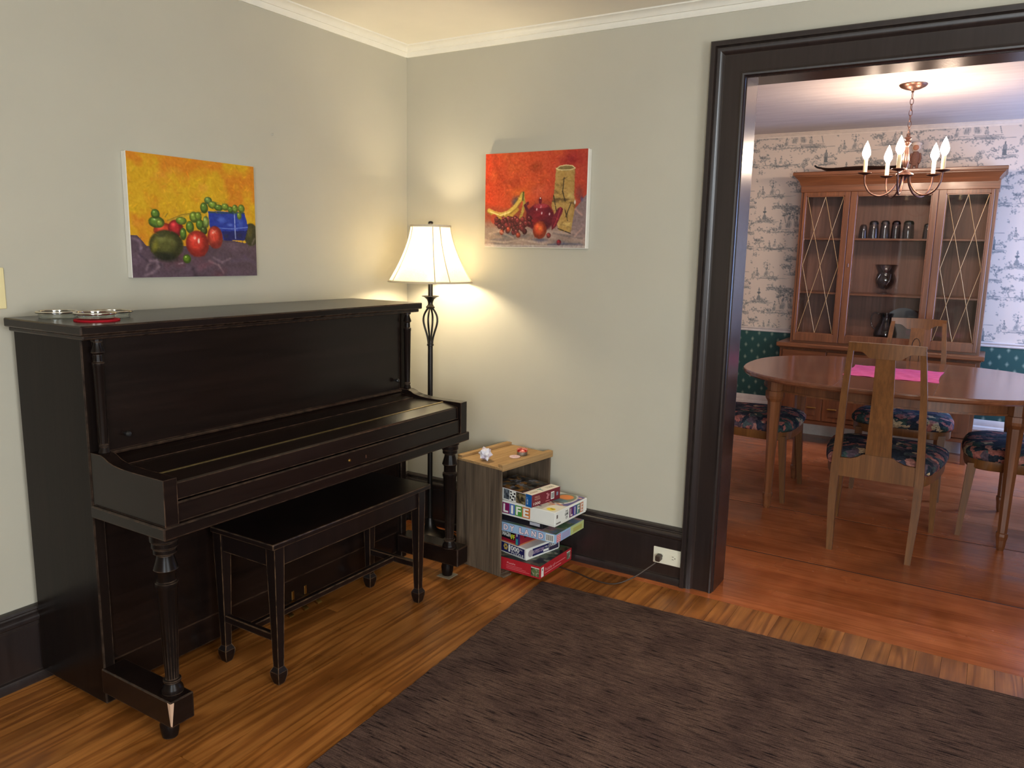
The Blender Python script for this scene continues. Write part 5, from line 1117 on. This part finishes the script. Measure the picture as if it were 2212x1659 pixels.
# pink cloth on the table
pk = MB(); nx, ny = 24, 20
gx = [[(1.925+0.475*i/nx+(-0.010*math.sin(PI*j/ny) if i == nx else 0.004*math.sin(j*0.5) if i == 0 else 0), 1.445+0.475*j/ny+0.004*math.sin(i*0.4)*(1 if j in (0, ny) else 0), TZ+0.0024+0.0010*math.sin(i*1.3+j*0.7)) for i in range(nx+1)] for j in range(ny+1)]
pk.ring_loft(gx, close=False)
m_pk, t_, b_ = nt('pink_crumpled_cloth'); n_ = noise(t_, coords(t_, (10, 40, 1)), 2.0, 4); r_ = ramp(t_, [(0.35, srgb(206, 66, 126)), (0.6, srgb(228, 96, 150))]); L(t_, n_.outputs[0], r_.inputs[0]); L(t_, r_.outputs[0], b_.inputs['Base Color']); b_.inputs['Roughness'].default_value = 0.8; bump(t_, b_, n_.outputs[0], 0.4, 0.004)
po = pk.build('pink_cloth', m_pk); sd = po.modifiers.new('thickness', 'SOLIDIFY'); sd.thickness = 0.0012
tag(po, 'bright pink cloth laid flat on the oval dining table', 'cloth')

# ------------------------------------------------------------------ dining chairs
m_up, t_, b_ = nt('floral_tapestry')
v_ = N(t_, 'ShaderNodeTexVoronoi'); v_.inputs['Scale'].default_value = 24
nz = noise(t_, coords(t_), 14, 3); vm = N(t_, 'ShaderNodeVectorMath', operation='MULTIPLY_ADD'); vm.inputs[1].default_value = (0.12, 0.12, 0.12)
L(t_, nz.outputs['Color'], vm.inputs[0]); L(t_, coords(t_), vm.inputs[2]); L(t_, vm.outputs[0], v_.inputs['Vector'])
sx = N(t_, 'ShaderNodeSeparateColor'); L(t_, v_.outputs['Color'], sx.inputs[0])
r_ = ramp(t_, [(0.0, srgb(44, 50, 60)), (0.22, srgb(78, 88, 88)), (0.36, srgb(92, 76, 84)), (0.50, srgb(160, 98, 88)), (0.62, srgb(62, 80, 74)), (0.72, srgb(190, 166, 130)), (0.80, srgb(56, 60, 74)), (0.90, srgb(176, 122, 110))], 'CONSTANT'); L(t_, sx.outputs[0], r_.inputs[0])
n2 = noise(t_, coords(t_), 70, 3); r2_ = ramp(t_, [(0.3, (0.45, 0.45, 0.48, 1)), (0.7, (1.25, 1.25, 1.25, 1))]); L(t_, n2.outputs[0], r2_.inputs[0])
L(t_, mixc(t_, 1.0, r_.outputs[0], r2_.outputs[0], 'MULTIPLY'), b_.inputs['Base Color']); b_.inputs['Roughness'].default_value = 0.9; b_.inputs['Specular IOR Level'].default_value = 0.15
m_inl = plain('dark_inlay_line', srgb(44, 26, 18), 0.5)
def seat_ring(k, z, dz=0.0):
    """D-shaped seat outline; k insets"""
    pts = []
    hw_b, hw_f, yb, yf = 0.225-k, 0.285-k, -0.255+k, 0.292-k
    n = 12
    pts += [(-hw_b+2*hw_b*i/n, yb) for i in range(n)]
    m = 14
    pts += [(hw_b+(hw_f-hw_b)*math.sin(PI/2*i/m)**0.8, yb+(yf-0.12-yb)*i/m) for i in range(m)]
    for i in range(m+1):
        a = PI/2*i/m; pts.append((hw_f-0.13+0.13*math.cos(a), yf-0.12+0.12*math.sin(a)*0.92))
    n2_ = 6
    pts += [(hw_f-0.13-2*(hw_f-0.13)*i/n2_, yf-0.0096+0.0096*math.sin(PI*i/n2_)) for i in range(1, n2_)]
    for i in range(m+1):
        a = PI/2+PI/2*i/m; pts.append((-hw_f+0.13+0.13*math.cos(a), yf-0.12+0.12*math.sin(a)*0.92))
    pts += [(-(hw_b+(hw_f-hw_b)*math.sin(PI/2*i/m)**0.8), yb+(yf-0.12-yb)*i/m) for i in range(m-1, 0, -1)]
    return [(x, y, z) for x, y in pts]
def make_chair(label):
    c = thing('dining_chair', (0, 0, 0), label, 'chair', 'dining chairs round the oval table')
    CHM = M['chair']
    # back posts: floor to top, leaning back
    for s_ in (-1, 1):
        q = MB(); rec = lambda x, y, z, hx_, hy_: [(x-hx_, y-hy_, z), (x+hx_, y-hy_, z), (x+hx_, y+hy_, z), (x-hx_, y+hy_, z)]
        q.ring_loft([rec(s_*0.176, -0.302, 0.0, 0.0135, 0.014), rec(s_*0.186, -0.280, 0.25, 0.018, 0.019), rec(s_*0.187, -0.268, 0.42, 0.019, 0.021), rec(s_*0.182, -0.272, 0.55, 0.017, 0.018), rec(s_*0.170, -0.315, 0.82, 0.0145, 0.014), rec(s_*0.152, -0.362, 1.03, 0.0125, 0.012)]).build('back_post', CHM, c, local=True, smooth=25)
        MB().taper((s_*0.240, 0.262, 0.0), (0.012, 0.012), (s_*0.228, 0.232, 0.40), (0.021, 0.021)).build('front_leg', CHM, c, local=True)
    # top rail, slightly bowed, deeper in the middle
    rings = []
    for i in range(25):
        t_ = -1+2*i/24; x = 0.164*t_; bow = -0.016*(1-t_*t_); zb = 1.012-0.030*max(0.0, min(1.0, (0.62-abs(t_))/0.22))
        zt = 1.052+0.002*(1-t_*t_); y = -0.365+bow
        rings.append([(x, y-0.010, zt), (x, y+0.010, zt), (x, y+0.010+(zt-zb)*0.1, zb), (x, y-0.010+(zt-zb)*0.1, zb)])
    MB().ring_loft(rings).build('top_rail', CHM, c, local=True, smooth=25)
    # splat
    spl = lambda z, y, w_: [(-w_, y-0.007, z), (w_, y-0.007, z), (w_, y+0.007, z), (-w_, y+0.007, z)]
    so = MB().ring_loft([spl(0.47, -0.268, 0.059), spl(0.60, -0.280, 0.054), spl(0.80, -0.322, 0.046), spl(0.99, -0.366, 0.041)]).build('splat', CHM, c, local=True, smooth=25)
    arch = [(-0.028, 0.60), (-0.026, 0.72), (-0.024, 0.86), (-0.022, 0.895), (-0.012, 0.918), (0.0, 0.925), (0.012, 0.918), (0.022, 0.895), (0.024, 0.86), (0.026, 0.72), (0.028, 0.60)]
    yz = lambda z: np.interp(z, [0.47, 0.60, 0.80, 0.99], [-0.268, -0.280, -0.322, -0.366])+0.0072
    MB().tube([(x, float(yz(z)), z) for x, z in arch], 0.0026, 5).build('inlay', m_inl, so, local=True)
    # lower back rail with scooped corners
    ol = [(-0.172, 0.378), (0.172, 0.378), (0.172, 0.470), (0.12, 0.472), (0.090, 0.484), (0.066, 0.500), (-0.066, 0.500), (-0.090, 0.484), (-0.12, 0.472), (-0.172, 0.470)]
    MB().prism(ol, 1, -0.284, -0.266).build('lower_back_rail', CHM, c, local=True)
    # seat frame and cushion
    MB().ring_loft([seat_ring(0.016, 0.375), seat_ring(0.012, 0.38), seat_ring(0.012, 0.430)]).build('seat_frame', CHM, c, local=True, smooth=40)
    MB().ring_loft([seat_ring(0.010, 0.425), seat_ring(0.0, 0.440), seat_ring(0.0, 0.462), seat_ring(0.012, 0.480), seat_ring(0.045, 0.494), seat_ring(0.10, 0.503), seat_ring(0.16, 0.506)]).build('seat_cushion', m_up, c, local=True, smooth=60)
    return c
ch = make_chair('dining chair with its wooden back turned to the doorway at the side of the table')
ch.location = (2.202, 1.140, 0)
def chair_copy(loc, rz, label):
    k = copy_tree(ch); k.location = loc; k.rotation_euler = (0, 0, rz); k['label'] = label; return k
chair_copy((2.190, 2.290, 0), R(180), 'dining chair standing between the table and the china hutch')
chair_copy((1.392, 1.700, 0), R(-90), 'dining chair at the end of the table next to the doorway jamb')
chair_copy((2.825, 1.690, 0), R(90), 'dining chair at the end of the table facing away from the window')

# ------------------------------------------------------------------ chandelier
cx_, cy_ = 2.084, 1.95
n = thing('chandelier', (cx_, cy_, CZ), 'bronze five arm chandelier with lit candle bulbs hanging over the dining table', 'chandelier')
BZ = M['bronze']
MB().lathe([(0.001, CZ), (0.072, CZ), (0.074, CZ-0.004), (0.066, CZ-0.014), (0.040, CZ-0.026), (0.016, CZ-0.032), (0.008, CZ-0.036), (0.006, CZ-0.046)], 40, (cx_, cy_, 0)).build('canopy', BZ, n, smooth=50)
z = CZ-0.044; k = 0
while z > 2.150:
    pts = []
    for i in range(14):
        a = 2*PI*i/14; u = 0.0085*math.cos(a); v = 0.019*math.sin(a)
        pts.append((cx_+(u if k % 2 else u*0.25), cy_+(0 if k % 2 else u), z-0.019+v))
    MB().tube(pts, 0.0019, 6, closed=True).build('chain_link', BZ, n, smooth=60); z -= 0.031; k += 1
MB().lathe([(0.003, z+0.020), (0.006, 2.148), (0.006, 2.136), (0.018, 2.130), (0.020, 2.122), (0.012, 2.114), (0.020, 2.104), (0.020, 2.096), (0.010, 2.086), (0.009, 2.075), (0.014, 2.04), (0.019, 2.005), (0.014, 1.972), (0.009, 1.962), (0.014, 1.952), (0.014, 1.945), (0.022, 1.940), (0.046, 1.928), (0.050, 1.920), (0.040, 1.914), (0.018, 1.910), (0.012, 1.900), (0.006, 1.892), (0.001, 1.888)], 28, (cx_, cy_, 0)).build('column', BZ, n, smooth=50)
m_cb = emit('candle_bulb_glow', (1.0, 0.86, 0.66, 1), 22)
vb = math.atan2(-3.1739-cy_, 2.596-cx_)
for k in range(5):
    a = vb+R(-9+72*k); RR = 0.212; dx, dy = math.cos(a), math.sin(a)
    P3 = lambda r_, z_: (cx_+dx*r_, cy_+dy*r_, z_)
    am = MB().tube(smooth_path([P3(0.030, 1.918), P3(0.040, 1.870), P3(0.075, 1.822), P3(0.125, 1.803), P3(0.175, 1.822), P3(0.205, 1.868), P3(RR, 1.925)], 7), 0.0052, 8).build('arm', BZ, n, smooth=60)
    X, Y = cx_+dx*RR, cy_+dy*RR
    MB().lathe([(0.001, 1.922), (0.012, 1.924), (0.030, 1.929), (0.038, 1.934), (0.037, 1.936), (0.028, 1.933), (0.012, 1.930), (0.001, 1.930)], 28, (X, Y, 0)).build('drip_dish', BZ, am, smooth=50)
    MB().lathe([(0.0115, 1.930), (0.0115, 2.012), (0.004, 2.014)], 18, (X, Y, 0)).build('candle_sleeve', M['candle'], am, smooth=40)
    bb = MB().lathe([(0.007, 2.010), (0.012, 2.016), (0.0225, 2.036), (0.0235, 2.050), (0.018, 2.072), (0.009, 2.096), (0.003, 2.108), (0.0008, 2.114)], 20, (X, Y, 0)).build('bulb', m_cb, am, smooth=60)
    pl_ = bpy.data.lights.new('bulb_light', 'POINT'); pl_.energy = 6.0; pl_.color = (1.0, 0.72, 0.54); pl_.shadow_soft_size = 0.018
    po_ = bpy.data.objects.new('bulb_light', pl_); COL.objects.link(po_); po_.parent = am; po_.location = Vector((X, Y, 2.05))-parent_world(am)
